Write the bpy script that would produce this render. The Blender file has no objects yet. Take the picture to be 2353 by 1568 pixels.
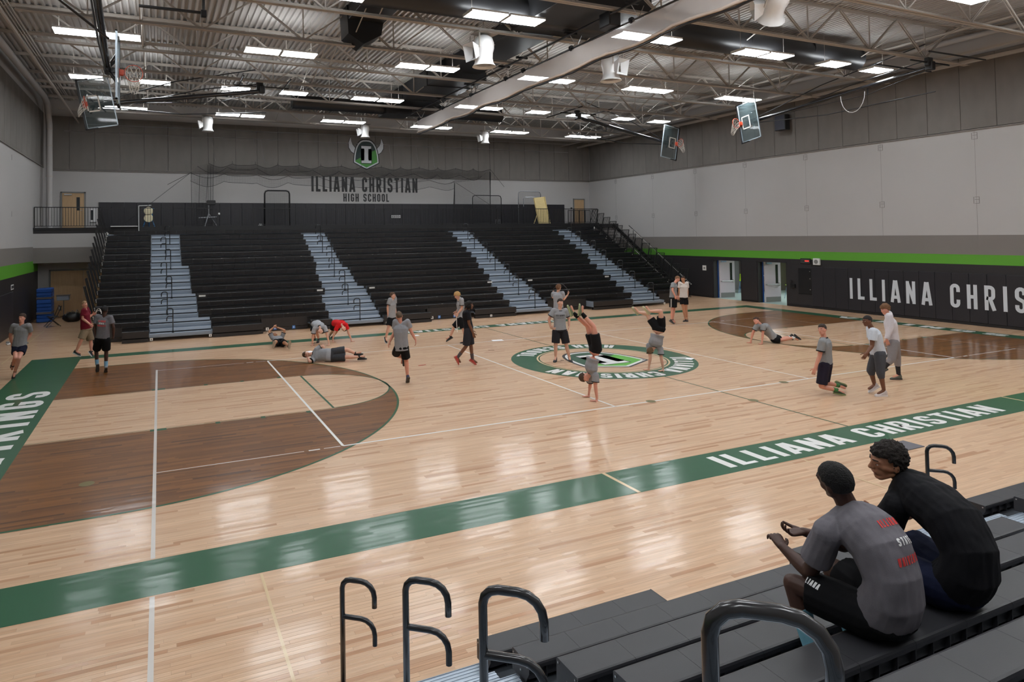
import bpy, bmesh, math, random
from mathutils import Vector, Matrix, Quaternion, noise
random.seed(7)
SC = bpy.context.scene
COL = SC.collection
PI = math.pi

# ---------------------------------------------------------------- camera, world, exposure
FPX, CXP, CYP = 1510.546, 1018.893, 504.155          # pixels, for the 2353 x 1568 frame
YAW, PITCH, ROLL = 0.40804, 0.02424, -0.01545
CAM = Vector((-12.0123, -16.1618, 3.7567))
cd = bpy.data.cameras.new('camera'); cam = bpy.data.objects.new('camera', cd); COL.objects.link(cam)
_f = Vector((math.sin(YAW)*math.cos(PITCH), math.cos(YAW)*math.cos(PITCH), math.sin(PITCH)))
_r = Vector((math.cos(YAW), -math.sin(YAW), 0)); _u = _r.cross(_f)
_c, _s = math.cos(ROLL), math.sin(ROLL)
_r2, _u2 = _c*_r + _s*_u, -_s*_r + _c*_u
cam.matrix_world = Matrix(((_r2.x, _u2.x, -_f.x, CAM.x), (_r2.y, _u2.y, -_f.y, CAM.y), (_r2.z, _u2.z, -_f.z, CAM.z), (0, 0, 0, 1)))
cd.sensor_fit = 'HORIZONTAL'; cd.sensor_width = 36; cd.lens = FPX/2353*36
cd.shift_x = (2353/2 - CXP)/2353; cd.shift_y = (CYP - 1568/2)/2353
cd.clip_start = 0.05; cd.clip_end = 200
SC.camera = cam
w = bpy.data.worlds.new('world'); SC.world = w; w.use_nodes = True
w.node_tree.nodes['Background'].inputs[0].default_value = (0.5, 0.52, 0.55, 1)
w.node_tree.nodes['Background'].inputs[1].default_value = 0.15
SC.view_settings.view_transform = 'Standard'; SC.view_settings.look = 'None'
SC.view_settings.exposure = 0.85; SC.view_settings.gamma = 1.0; SC.view_settings.use_curve_mapping = False
LAMP = 17.0        # emission of the gym fixtures
SC.cycles.max_bounces = 8; SC.cycles.diffuse_bounces = 4; SC.cycles.glossy_bounces = 3
SC.cycles.transparent_max_bounces = 16; SC.cycles.transmission_bounces = 4
SC.cycles.caustics_reflective = False; SC.cycles.caustics_refractive = False
SC.cycles.sample_clamp_indirect = 4.0

# ---------------------------------------------------------------- materials
def srgb(h):
    if isinstance(h, str):
        h = [int(h[i:i+2], 16)/255 for i in (0, 2, 4)]
    else:
        h = [c/255 for c in h]
    return tuple((c/12.92 if c <= .04045 else ((c+.055)/1.055)**2.4) for c in h) + (1,)
MATS = {}
def mat(name, col, rough=.6, metal=0, coat=0, noise_amt=0, noise_scale=4, spec=.5, bump=0, bump_scale=40, emit=0, stretch=None, trans=None):
    if name in MATS: return MATS[name]
    m = bpy.data.materials.new(name); m.use_nodes = True; MATS[name] = m
    nt = m.node_tree; b = nt.nodes['Principled BSDF']
    c = srgb(col) if not (isinstance(col, tuple) and len(col) == 4) else col
    b.inputs['Base Color'].default_value = c
    b.inputs['Roughness'].default_value = rough; b.inputs['Metallic'].default_value = metal
    b.inputs['Specular IOR Level'].default_value = spec
    b.inputs['Coat Weight'].default_value = coat; b.inputs['Coat Roughness'].default_value = .08
    tc = nt.nodes.new('ShaderNodeTexCoord')
    def mapped(sc):
        mp = nt.nodes.new('ShaderNodeMapping'); mp.inputs['Scale'].default_value = sc
        nt.links.new(tc.outputs['Object'], mp.inputs[0]); return mp.outputs[0]
    st = stretch or (1, 1, 1)
    if noise_amt:
        n = nt.nodes.new('ShaderNodeTexNoise'); n.inputs['Scale'].default_value = noise_scale; n.inputs['Detail'].default_value = 5
        nt.links.new(mapped(st), n.inputs['Vector'])
        r = nt.nodes.new('ShaderNodeMapRange'); r.inputs[1].default_value = .25; r.inputs[2].default_value = .75
        r.inputs[3].default_value = 1-noise_amt; r.inputs[4].default_value = 1+noise_amt
        nt.links.new(n.outputs[0], r.inputs[0])
        mx = nt.nodes.new('ShaderNodeVectorMath'); mx.operation = 'SCALE'; mx.inputs[0].default_value = c[:3]
        nt.links.new(r.outputs[0], mx.inputs['Scale']); nt.links.new(mx.outputs[0], b.inputs['Base Color'])
    if bump:
        n2 = nt.nodes.new('ShaderNodeTexNoise'); n2.inputs['Scale'].default_value = bump_scale; n2.inputs['Detail'].default_value = 4
        nt.links.new(mapped(st), n2.inputs['Vector'])
        bp = nt.nodes.new('ShaderNodeBump'); bp.inputs['Strength'].default_value = bump; bp.inputs['Distance'].default_value = .02
        nt.links.new(n2.outputs[0], bp.inputs['Height']); nt.links.new(bp.outputs[0], b.inputs['Normal'])
    if emit:
        b.inputs['Emission Color'].default_value = c; b.inputs['Emission Strength'].default_value = emit
    return m

# floor boards: strips along X, 57 mm wide, every row with its own board length and start (the same
# layout is used for the boards built one by one near the camera)
ROWW = 0.057
def row_len(r): return 0.62 + 0.85*math.modf(abs(r)*0.7548+.13)[0]
def row_off(r): return math.modf(abs(r)*0.6180)[0]*7.0
def wood(name, c1, c2, c3, rough=.2, gap=True):
    m = bpy.data.materials.new(name); m.use_nodes = True; MATS[name] = m
    nt = m.node_tree; L = nt.links; b = nt.nodes['Principled BSDF']
    def N(t, **k):
        n = nt.nodes.new(t)
        for a, v in k.items(): setattr(n, a, v)
        return n
    def M(op, a, bb=None, c=None):
        n = N('ShaderNodeMath', operation=op)
        for i, v in enumerate((a, bb, c)):
            if v is None: continue
            if isinstance(v, (int, float)): n.inputs[i].default_value = v
            else: L.new(v, n.inputs[i])
        return n.outputs[0]
    g = N('ShaderNodeNewGeometry'); sp = N('ShaderNodeSeparateXYZ'); L.new(g.outputs['Position'], sp.inputs[0])
    x, y = sp.outputs[0], sp.outputs[1]
    yr = M('DIVIDE', y, ROWW); row = M('FLOOR', yr); ar = M('ABSOLUTE', row)
    ln = M('MULTIPLY_ADD', M('FRACT', M('MULTIPLY_ADD', ar, .7548, .13)), .85, .62)
    off = M('MULTIPLY', M('FRACT', M('MULTIPLY', ar, .6180)), 7.0)
    xs = M('DIVIDE', M('ADD', x, M('ADD', off, 60)), ln); colm = M('FLOOR', xs)
    cv = N('ShaderNodeCombineXYZ'); L.new(row, cv.inputs[0]); L.new(colm, cv.inputs[1])
    wn = N('ShaderNodeTexWhiteNoise', noise_dimensions='3D'); L.new(cv.outputs[0], wn.inputs['Vector'])
    ramp = N('ShaderNodeValToRGB'); e = ramp.color_ramp.elements
    e[0].position = 0; e[0].color = srgb(c1); e[1].position = 1; e[1].color = srgb(c3)
    k = ramp.color_ramp.elements.new(.62); k.color = srgb(c2)
    k = ramp.color_ramp.elements.new(.90); k.color = tuple(.5*(a+q) for a, q in zip(srgb(c2), srgb(c3)))
    L.new(wn.outputs['Value'], ramp.inputs[0])
    # grain along the board
    mp = N('ShaderNodeMapping'); mp.inputs['Scale'].default_value = (1.6, 38, 1)
    cmb = N('ShaderNodeCombineXYZ'); L.new(x, cmb.inputs[0]); L.new(y, cmb.inputs[1]); L.new(M('MULTIPLY', wn.outputs['Value'], 40), cmb.inputs[2])
    L.new(cmb.outputs[0], mp.inputs[0])
    ns = N('ShaderNodeTexNoise'); ns.inputs['Scale'].default_value = 1.3; ns.inputs['Detail'].default_value = 4; L.new(mp.outputs[0], ns.inputs['Vector'])
    gr = N('ShaderNodeMapRange'); gr.inputs[1].default_value = .3; gr.inputs[2].default_value = .7; gr.inputs[3].default_value = .86; gr.inputs[4].default_value = 1.1
    L.new(ns.outputs[0], gr.inputs[0])
    # joints
    fy = M('FRACT', yr); fx = M('FRACT', xs)
    jy = M('MINIMUM', fy, M('SUBTRACT', 1.0, fy)); jx = M('MULTIPLY', M('MINIMUM', fx, M('SUBTRACT', 1.0, fx)), M('DIVIDE', ln, ROWW))
    j = M('MINIMUM', jy, jx)
    jr = N('ShaderNodeMapRange'); jr.inputs[1].default_value = 0; jr.inputs[2].default_value = .035; jr.inputs[3].default_value = .72; jr.inputs[4].default_value = 1
    L.new(j, jr.inputs[0])
    s1 = N('ShaderNodeVectorMath', operation='SCALE'); L.new(ramp.outputs[0], s1.inputs[0]); L.new(M('MULTIPLY', gr.outputs[0], jr.outputs[0]), s1.inputs['Scale'])
    L.new(s1.outputs[0], b.inputs['Base Color'])
    b.inputs['Roughness'].default_value = .45; b.inputs['Specular IOR Level'].default_value = .3
    b.inputs['Coat Weight'].default_value = .55; b.inputs['Coat IOR'].default_value = 1.45
    coat_normal(nt, b, row, colm, x, y, wn, rough)
    return m
def coat_normal(nt, b, row, colm, x, y, wn, rough):
    """the lacquer: each board lies at a slightly different tilt, and cups a little across its width"""
    L = nt.links
    g = nt.nodes.new('ShaderNodeNewGeometry')
    sb = nt.nodes.new('ShaderNodeVectorMath'); sb.operation = 'SUBTRACT'; L.new(wn.outputs['Color'], sb.inputs[0]); sb.inputs[1].default_value = (.5, .5, .5)
    ml = nt.nodes.new('ShaderNodeVectorMath'); ml.operation = 'MULTIPLY'; L.new(sb.outputs[0], ml.inputs[0]); ml.inputs[1].default_value = (.010, .026, 0)
    ad = nt.nodes.new('ShaderNodeVectorMath'); ad.operation = 'ADD'; L.new(ml.outputs[0], ad.inputs[0]); L.new(g.outputs['Normal'], ad.inputs[1])
    nn = nt.nodes.new('ShaderNodeVectorMath'); nn.operation = 'NORMALIZE'; L.new(ad.outputs[0], nn.inputs[0])
    L.new(nn.outputs[0], b.inputs['Coat Normal'])
    b.inputs['Coat Roughness'].default_value = rough
def floor_paint(name, col):
    """paint under the same lacquer as the boards"""
    m = wood(name, col, col, col, rough=.13)
    nt = m.node_tree; b = nt.nodes['Principled BSDF']
    for l in list(b.inputs['Base Color'].links): nt.links.remove(l)
    b.inputs['Base Color'].default_value = srgb(col); b.inputs['Roughness'].default_value = .5
    return m

# ---------------------------------------------------------------- mesh helpers
class MB:
    def __init__(s): s.v = []; s.f = []
    def add(s, vs, fs):
        o = len(s.v); s.v += [tuple(p) for p in vs]; s.f += [tuple(i+o for i in f) for f in fs]; return s
    def box(s, x0, x1, y0, y1, z0, z1, M=None):
        vs = [Vector((x, y, z)) for z in (z0, z1) for y in (y0, y1) for x in (x0, x1)]
        if M: vs = [M @ p for p in vs]
        return s.add(vs, [(0, 2, 3, 1), (4, 5, 7, 6), (0, 1, 5, 4), (2, 6, 7, 3), (0, 4, 6, 2), (1, 3, 7, 5)])
    def bbox(s, x0, x1, y0, y1, z0, z1, b=.01, M=None):
        """box with chamfered edges on the z-top and vertical edges"""
        def ring(i, z): return [(x0+i, y0+b, z), (x0+b, y0+i, z), (x1-b, y0+i, z), (x1-i, y0+b, z), (x1-i, y1-b, z), (x1-b, y1-i, z), (x0+b, y1-i, z), (x0+i, y1-b, z)]
        rs = [ring(b, z0), ring(0, z0+b), ring(0, z1-b), ring(b, z1)]
        rs[0] = [(min(max(p[0], x0+b), x1-b), min(max(p[1], y0+b), y1-b), z0) for p in ring(0, z0)]
        rs[3] = [(min(max(p[0], x0+b), x1-b), min(max(p[1], y0+b), y1-b), z1) for p in ring(0, z1)]
        vs = [Vector(p) for r in rs for p in r]
        if M: vs = [M @ p for p in vs]
        fs = []
        for k in range(3):
            for i in range(8):
                j = (i+1) % 8; fs.append((k*8+i, k*8+j, k*8+8+j, k*8+8+i))
        fs += [tuple(range(24, 32)), tuple(reversed(range(8)))]
        return s.add(vs, fs)
    def tube(s, pts, r, n=8, cap=True, radii=None):
        pts = [Vector(p) for p in pts]; m = len(pts); vs = []
        t0 = (pts[1]-pts[0]).normalized(); ref = Vector((0, 0, 1)) if abs(t0.z) < .9 else Vector((1, 0, 0))
        nrm = t0.cross(ref).normalized()
        for i, p in enumerate(pts):
            a = (pts[i]-pts[i-1]).normalized() if i else t0
            c = (pts[i+1]-pts[i]).normalized() if i < m-1 else a
            t = (a+c).normalized() if (a+c).length > 1e-6 else a
            nrm = (nrm - t*nrm.dot(t)).normalized(); bi = t.cross(nrm)
            k = 1/max(.5, math.sqrt(max(1e-6, (1+a.dot(c))/2)))
            rr = (radii[i] if radii else r)
            for q in range(n):
                an = 2*PI*q/n; vs.append(p + rr*(math.cos(an)*nrm*(k if 0 < i < m-1 else 1) + math.sin(an)*bi))
        fs = [(i*n+q, i*n+(q+1) % n, (i+1)*n+(q+1) % n, (i+1)*n+q) for i in range(m-1) for q in range(n)]
        if cap: fs += [tuple(reversed(range(n))), tuple(range((m-1)*n, m*n))]
        return s.add(vs, fs)
    def bar(s, a, b, wx, wz, up=Vector((0, 0, 1))):
        a, b = Vector(a), Vector(b); t = (b-a).normalized()
        if abs(t.dot(up)) > .98: up = Vector((0, 1, 0))
        sd = t.cross(up).normalized(); u2 = sd.cross(t)
        vs = [p + sd*i*wx/2 + u2*k*wz/2 for p in (a, b) for i, k in ((-1, -1), (1, -1), (1, 1), (-1, 1))]
        return s.add(vs, [(0, 1, 2, 3), (7, 6, 5, 4), (0, 4, 5, 1), (1, 5, 6, 2), (2, 6, 7, 3), (3, 7, 4, 0)])
    def prism(s, poly, h0, h1, M=None):
        """polygon in xy, extruded in z"""
        n = len(poly); vs = [Vector((p[0], p[1], z)) for z in (h0, h1) for p in poly]
        if M: vs = [M @ p for p in vs]
        return s.add(vs, [tuple(reversed(range(n))), tuple(range(n, 2*n))] + [(i, (i+1) % n, n+(i+1) % n, n+i) for i in range(n)])
    def flat(s, poly, z=0, M=None):
        vs = [Vector((p[0], p[1], z)) for p in poly]
        if M: vs = [M @ p for p in vs]
        return s.add(vs, [tuple(range(len(poly)))])
    def lathe(s, prof, n=16, M=None):
        vs = [Vector((r*math.cos(2*PI*q/n), r*math.sin(2*PI*q/n), z)) for r, z in prof for q in range(n)]
        if M: vs = [M @ p for p in vs]
        m = len(prof)
        fs = [(i*n+q, i*n+(q+1) % n, (i+1)*n+(q+1) % n, (i+1)*n+q) for i in range(m-1) for q in range(n)]
        return s.add(vs, fs)
    def mesh(s, name):
        me = bpy.data.meshes.new(name); me.from_pydata(s.v, [], s.f); me.update(); return me
    def build(s, name, m=None, parent=None, smooth=False, loc=None):
        me = s.mesh(name)
        if m: me.materials.append(m)
        if smooth:
            me.shade_smooth()
            if smooth is not True: me.set_sharp_from_angle(angle=smooth)
        o = bpy.data.objects.new(name, me); COL.objects.link(o)
        if loc: o.location = loc
        if parent: o.parent = parent
        return o
def tag(o, label=None, cat=None, group=None, kind=None):
    if label: o['label'] = label
    if cat: o['category'] = cat
    if group: o['group'] = group
    if kind: o['kind'] = kind
    return o
def empty(name, loc=(0, 0, 0), rz=0, label=None, cat=None, group=None, kind=None):
    o = bpy.data.objects.new(name, None); COL.objects.link(o); o.location = loc; o.rotation_euler = (0, 0, rz)
    o.empty_display_size = .1
    return tag(o, label, cat, group, kind)
def inst(src, parent, loc=None, mw=None, name=None):
    o = src.copy(); COL.objects.link(o); o.parent = parent
    if name: o.name = name
    if loc is not None: o.location = loc
    if mw is not None: o.matrix_local = mw
    return o
def inst_mesh(name, me, parent, loc=(0, 0, 0), mw=None):
    o = bpy.data.objects.new(name, me); COL.objects.link(o); o.parent = parent
    if mw is not None: o.matrix_local = mw
    else: o.location = loc
    return o
def copy_tree(o, parent=None):
    c = o.copy(); COL.objects.link(c); c.parent = parent
    for ch in list(o.children): copy_tree(ch, c)
    return c
S_ANG = math.radians(35)

# ---------------------------------------------------------------- condensed stroke lettering
def arc(cx, cy, rx, ry, a0, a1, n=7):
    return [(cx+rx*math.cos(math.radians(a0+(a1-a0)*i/n)), cy+ry*math.sin(math.radians(a0+(a1-a0)*i/n))) for i in range(n+1)]
# glyph: (advance, [polylines]) in a cell 1 high, stroke centre lines, stroke t
def glyphs(t):
    h = t/2; W = .40; l, r, b, T = h, W-h, h, 1-h; R = (r-l)/2; mx = W/2
    oval = arc(mx, T-R, R, R, 0, 180) + arc(mx, b+R, R, R, 180, 360)
    G = {
     'I': (t, [[(h, 0), (h, 1)]]), 'L': (W*.86, [[(l, 1), (l, b), (W*.86, b)]]),
     'A': (W*1.12, [[(h*.8, 0), (W*.56-h*.35, 1)], [(W*.56+h*.35, 1), (W*1.12-h*.8, 0)], [(W*.24, .24), (W*.88, .24)]]),
     'N': (W*1.05, [[(l, 0), (l, 1)], [(l, 1-h), (W*1.05-h, h)], [(W*1.05-h, 0), (W*1.05-h, 1)]]),
     'C': (W, [[(r, .66), (r, T-R)] + arc(mx, T-R, R, R, 0, 180)[1:] + arc(mx, b+R, R, R, 180, 360) + [(r, .34)]]),
     'H': (W, [[(l, 0), (l, 1)], [(r, 0), (r, 1)], [(l, .5), (r, .5)]]),
     'R': (W*1.04, [[(l, 0), (l, T), (mx, T)] + arc(mx, T-R, R, R, 90, 0)[1:] + [(r, .5+R*.9)] + arc(mx, .5+R*.9-.02, R, R, 0, -90)[1:] + [(l, .49)], [(mx, .49), (W*1.04-h*.8, 0)]]),
     'S': (W, [[(r, .70), (r, T-R)] + arc(mx, T-R, R, R, 0, 180)[1:] + arc(mx, .5+R*1.15, R, R, 180, 235, 3) + arc(mx, .5-R*1.15, R, R, 55, 0, 3) + arc(mx, b+R, R, R, 0, -180) + [(l, .30)]]),
     'T': (W*.95, [[(0, T), (W*.95, T)], [(W*.475, 0), (W*.475, T)]]),
     'V': (W*1.1, [[(h*.8, 1), (W*.55-h*.3, 0)], [(W*.55+h*.3, 0), (W*1.1-h*.8, 1)]]),
     'K': (W*1.05, [[(l, 0), (l, 1)], [(l+.02, .38), (W*1.05-h*.9, 1)], [(W*.42, .52), (W*1.05-h*.9, 0)]]),
     'G': (W, [[(r, .68), (r, T-R)] + arc(mx, T-R, R, R, 0, 180)[1:] + arc(mx, b+R, R, R, 180, 360) + [(r, .47), (mx, .47)]]),
     'O': (W, [oval + [oval[0]]]), 'E': (W*.85, [[(W*.85, T), (l, T), (l, b), (W*.85, b)], [(l, .5), (W*.75, .5)]]),
     'U': (W, [[(l, 1), (l, b+R)] + arc(mx, b+R, R, R, 180, 360)[1:] + [(r, 1)]]), ' ': (.22, []),
     'Y': (W, [[(h, 1), (mx, .5), (W-h, 1)], [(mx, 0), (mx, .5)]]),
     'F': (W*.85, [[(W*.85, T), (l, T), (l, 0)], [(l, .5), (W*.72, .5)]]), 'X': (W, [[(h, 0), (W-h, 1)], [(h, 1), (W-h, 0)]]),
     'M': (W*1.3, [[(l, 0), (l, 1)], [(l, 1-h), (W*.65, .3), (W*1.3-h, 1-h)], [(W*1.3-h, 0), (W*1.3-h, 1)]]),
     'D': (W, [[(l, b), (l, T), (mx, T)] + arc(mx, T-R, R, R, 90, 0)[1:] + arc(mx, b+R, R, R, 0, -90) + [(l, b)]]),
     'P': (W, [[(l, 0), (l, T), (mx, T)] + arc(mx, T-R, R, R, 90, 0)[1:] + arc(mx, .48+R, R, R, 0, -90) + [(l, .48)]]),
    }
    return G
def ribbon(pts, t, closed=False):
    P = [Vector((p[0], p[1])) for p in pts]; Q = [P[0]]
    for p in P[1:]:
        if (p-Q[-1]).length > 1e-5: Q.append(p)
    P = Q; closed = (P[0]-P[-1]).length < 1e-4; n = len(P)
    L, Rr = [], []
    for i in range(n):
        a = (P[i]-P[i-1]).normalized() if i else ((P[0]-P[-2]).normalized() if closed else (P[1]-P[0]).normalized())
        c = (P[i+1]-P[i]).normalized() if i < n-1 else ((P[1]-P[0]).normalized() if closed else a)
        m = a+c
        m = m.normalized() if m.length > .3 else a
        nr = Vector((-m.y, m.x)); k = 1/max(.45, m.dot(a))
        L.append(P[i]+nr*t/2*k); Rr.append(P[i]-nr*t/2*k)
    return [(L[i], L[i+1], Rr[i+1], Rr[i]) for i in range(n-1)]
def text_quads(txt, t=.155, gap=.13):
    G = glyphs(t); x = 0; out = []
    for ch in txt:
        adv, pls = G.get(ch, G['I'])
        letter = []
        for lv, pl in enumerate(pls):
            for q in ribbon(pl, t): letter.append(([(p[0]+x, p[1]) for p in q], lv))
        out.append((x+adv/2, letter)); x += adv+gap
    return out, x-gap
def text_mesh(txt, height, width=None, fn=None, t=.155, gap=.13):
    """flat lettering; fn maps (x, y) in 0..width, 0..height to a 3D point; strokes lie a hair above one another"""
    L, w0 = text_quads(txt, t, gap); sx = (width/(w0*height)) if width else 1
    mb = MB(); a, b_, c = Vector(fn(0, 0)), Vector(fn(.01, 0)), Vector(fn(0, .01)); nn = (b_-a).cross(c-a).normalized()
    for cx, quads in L:
        for q, lv in quads:
            mb.add([Vector(fn(p[0]*height*sx, p[1]*height))+nn*.0004*lv for p in q], [(0, 1, 2, 3)])
    return mb
# ================================================================ SETTING: floor and markings
XL, XR, YF, YN = -17.5, 16.6, 23.34, -19.5
M_MAPLE = wood('maple boards', (203, 165, 132), (214, 179, 147), (180, 134, 98), rough=.13)
M_STAIN = wood('walnut stained boards', (104, 62, 22), (132, 84, 36), (76, 42, 12), rough=.13)
M_GREEN = floor_paint('green court paint', (32, 86, 56))
M_WHITE = floor_paint('white line paint', (232, 232, 230))
M_GREYL = floor_paint('grey line paint', (206, 200, 194))
M_TANL = floor_paint('tan line paint', (214, 188, 148))
M_LINEB = floor_paint('black court paint', (34, 34, 36))
M_LIME = floor_paint('lime court paint', (96, 178, 62))
M_LOGOD = floor_paint('dark green logo paint', (30, 78, 52))
M_OVAL = floor_paint('bronze anchor cover', (120, 112, 74))
M_MAT = mat('grey floor mat', (96, 94, 100), rough=.7)

fl = MB().box(XL, XR, YN, YF, -.12, 0).build('floor', M_MAPLE); tag(fl, kind='structure')
FL = fl
def mark(name, mb, m, z): # a coat of paint on the floor
    o = mb.build(name, m, FL); o.location.z = z; return o
def rect(x0, x1, y0, y1): return MB().flat([(x0, y0), (x1, y0), (x1, y1), (x0, y1)])
CX, CY = 14.33, 7.62
# stained three point areas, with the natural lane left out
def stained(sg):
    R, bx, a = 6.02, 12.73, 1.83
    mb = MB(); ft = CX-5.79
    # grid approach: slices in y of the region |y|<R, minus lane and free throw circle
    n = 96
    for side in (1, -1):
        ys = [0+R*i/n for i in range(n+1)]
        for i in range(n):
            y0, y1 = ys[i], ys[i+1]
            def outer(y): return bx - math.sqrt(max(0, R*R-y*y))
            def inner(y):
                if y < a+1e-6: return ft - math.sqrt(max(0, a*a-y*y))
                return None
            x0, x1 = outer(y0), outer(y1)
            if y0 < a-1e-6:
                i0, i1 = inner(y0), inner(min(y1, a))
                pts = [(x0, y0), (i0, y0), (i1, y1), (x1, y1)]
                if i0-x0 < .0: pts = None
            else:
                pts = [(x0, y0), (CX, y0), (CX, y1), (x1, y1)]
            if pts:
                pts = [(sg*p[0], side*p[1]) for p in pts]
                if sg*side < 0: pts = pts[::-1]
                mb.flat(pts)
    return mb
def arc_band(cx, cy, r0, r1, a0, a1, n=64, sg=1):
    mb = MB(); P = []
    for i in range(n+1):
        a = math.radians(a0+(a1-a0)*i/n); P.append((math.cos(a), math.sin(a)))
    for i in range(n):
        q = [(cx+r0*P[i][0], cy+r0*P[i][1]), (cx+r1*P[i][0], cy+r1*P[i][1]), (cx+r1*P[i+1][0], cy+r1*P[i+1][1]), (cx+r0*P[i+1][0], cy+r0*P[i+1][1])]
        q = [(sg*p[0], p[1]) for p in q]
        mb.flat(q if sg > 0 else q[::-1])
    return mb
for sg in (-1, 1):
    mark('stained_wood_area', stained(sg), M_STAIN, .001)
    lw = .05
    g = arc_band(12.73, 0, 6.02-lw, 6.02, 90, 270, 96, sg)
    for s2 in (-1, 1):
        x0, x1 = sorted((sg*12.73, sg*CX)); ya, yb = sorted((s2*6.02, s2*(6.02-lw)))
        g.flat([(x0, ya), (x1, ya), (x1, yb), (x0, yb)])
        x0, x1 = sorted((sg*(CX-5.79), sg*CX)); ya, yb = sorted((s2*1.83, s2*(1.83+.02)))
        g.flat([(x0, ya), (x1, ya), (x1, yb), (x0, yb)])
        for d, wd in ((2.13, .30), (3.35, .09), (4.25, .09), (5.2, .09)):      # lane marks
            x0, x1 = sorted((sg*(CX-d-wd), sg*(CX-d))); ya, yb = sorted((s2*1.83, s2*1.98))
            g.flat([(x0, ya), (x1, ya), (x1, yb), (x0, yb)])
    b2 = arc_band(CX-5.79, 0, 1.81, 1.85, 90, 270, 64, sg); g.add(b2.v, b2.f)
    x0, x1 = sorted((sg*(CX-5.79), sg*(CX-5.84))); g.flat([(x0, -1.83), (x1, -1.83), (x1, 1.83), (x0, 1.83)])
    mark('painted_line', g, M_GREEN, .0025)
# green border bands
BN, BL, BR, BF = 8.47, 15.74, 15.06, 8.25
for r in ((-BL, BR, -BN, -CY), (-BL, BR, CY, BF), (-BL, -CX, -CY, CY), (CX, BR, -CY, CY)):
    mark('painted_border', rect(*r), M_GREEN, .0015)
mark('painted_line', rect(-.02, .02, -CY, -2.66), M_GREEN, .0025)
mark('painted_line', rect(-.02, .02, 2.66, CY), M_GREEN, .0025)
# volleyball court, cross court side lines
for x in (-9, -3, 3, 9): mark('painted_line', rect(x-.025, x+.025, -4.5, 4.5), M_WHITE, .003)
for y in (-4.5, 4.5):
    mark('painted_line', rect(-9, 9, y-.025, y+.025), M_WHITE, .003)
    for sg in (-1, 1):
        for a, b, wd in ((9.05, 9.35, .012), (9.42, 9.62, .025), (9.70, 12.08, .012)):
            x0, x1 = sorted((sg*a, sg*b)); mark('painted_line', rect(x0, x1, y-wd, y+wd), M_WHITE, .003)
for sg in (-1, 1):
    x = sg*12.1
    mark('painted_line', rect(x-.025, x+.025, -7.6, 4.6) if sg < 0 else rect(x-.012, x+.012, -7.6, 4.6), M_GREYL, .0035)
mark('painted_line', rect(-12.125, -12.075, -14, -8.5), M_GREYL, .0035)
for x0, y0, x1, y1 in ((-5.70, -8.47, -5.64, -7.62), (-11.0, -16, -10.97, -8.5), (-2.4, -8.5, -2.37, -11.2), (5.0, -8.47, 5.05, -7.62), (-16.5, 7.9, -16.46, 16)):
    mark('painted_line', rect(min(x0, x1), max(x0, x1), min(y0, y1), max(y0, y1)), M_TANL, .0035)
for x, y in ((-13.06, -4.55), (-2.03, -4.5), (2.1, -4.5), (.02, -5.43)):
    mark('anchor_cover', MB().flat([(x+.11*math.cos(a*PI/12), y+.11*math.sin(a*PI/12)) for a in range(24)]), M_OVAL, .0045)
# centre circle
mark('painted_ring', arc_band(.03, 0, 1.92, 2.68, 0, 360, 128), M_GREEN, .0015)
mark('painted_line', arc_band(.03, 0, 1.83, 1.87, 0, 360, 128), M_GREEN, .0016)
mark('painted_line', arc_band(.03, 0, 1.87, 1.92, 0, 360, 128), M_TANL, .0016)
def helmet(s, n=10):
    """outline of the emblem, tip at +y, scaled"""
    pts = [(0, -1.3)]
    pts.append((1.15, -.72))
    c = []
    for i in range(1, n+1):
        t = i/n; x = 1.15*(1-t)**.0*math.cos(t*PI/2)**.72; y = -.72 + 2.05*math.sin(t*PI/2)**1.05
        c.append((x, y))
    c[-1] = (0, 1.33)
    pts += c; pts += [(-p[0], p[1]) for p in reversed(c[:-1])]; pts.append((-1.15, -.72))
    cx, cy = 0, -.05
    return [(cx+(p[0]-cx)*s, cy+(p[1]-cy)*s) for p in pts]
def clip_half(poly, a, b, c):
    """keep a*x+b*y+c >= 0"""
    out = []
    for i, p in enumerate(poly):
        q = poly[(i+1) % len(poly)]; dp = a*p[0]+b*p[1]+c; dq = a*q[0]+b*q[1]+c
        if dp >= 0: out.append(p)
        if dp*dq < 0: t = dp/(dp-dq); out.append((p[0]+t*(q[0]-p[0]), p[1]+t*(q[1]-p[1])))
    return out
def slab_I(w, h, st, ser, grow=0):
    w, h, st, ser = w+grow, h+grow, st+grow, ser
    g = grow
    return [(-w, -h), (w, -h), (w, -h+ser+2*g), (st, -h+ser+2*g), (st, h-ser-2*g), (w, h-ser-2*g), (w, h), (-w, h), (-w, h-ser-2*g), (-st, h-ser-2*g), (-st, -h+ser+2*g), (-w, -h+ser+2*g)]
def fan(mb, poly, z=0, M=None):
    return mb.flat(poly, z, M)
def emblem_layers():
    L = [('black', [helmet(1.0)]), ('white', [helmet(.93)]), ('dark', [helmet(.84)])]
    # the lime half lies below a slanting line
    L.append(('lime', [clip_half(helmet(.84), .50, -.92, -.0)]))
    L.append(('black', [slab_I(.43, .72, .17, .22, .05)])); L.append(('white', [slab_I(.43, .72, .17, .22, 0)]))
    return L
def tri_flat(mb, poly, z, fn):
    bm = bmesh.new(); vs = [bm.verts.new((p[0], p[1], 0)) for p in poly]; f = bm.faces.new(vs)
    bmesh.ops.triangulate(bm, faces=[f]); bm.verts.index_update()
    mb.add([fn(v.co.x, v.co.y, z) for v in bm.verts], [tuple(v.index for v in f.verts) for f in bm.faces]); bm.free()
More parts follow.
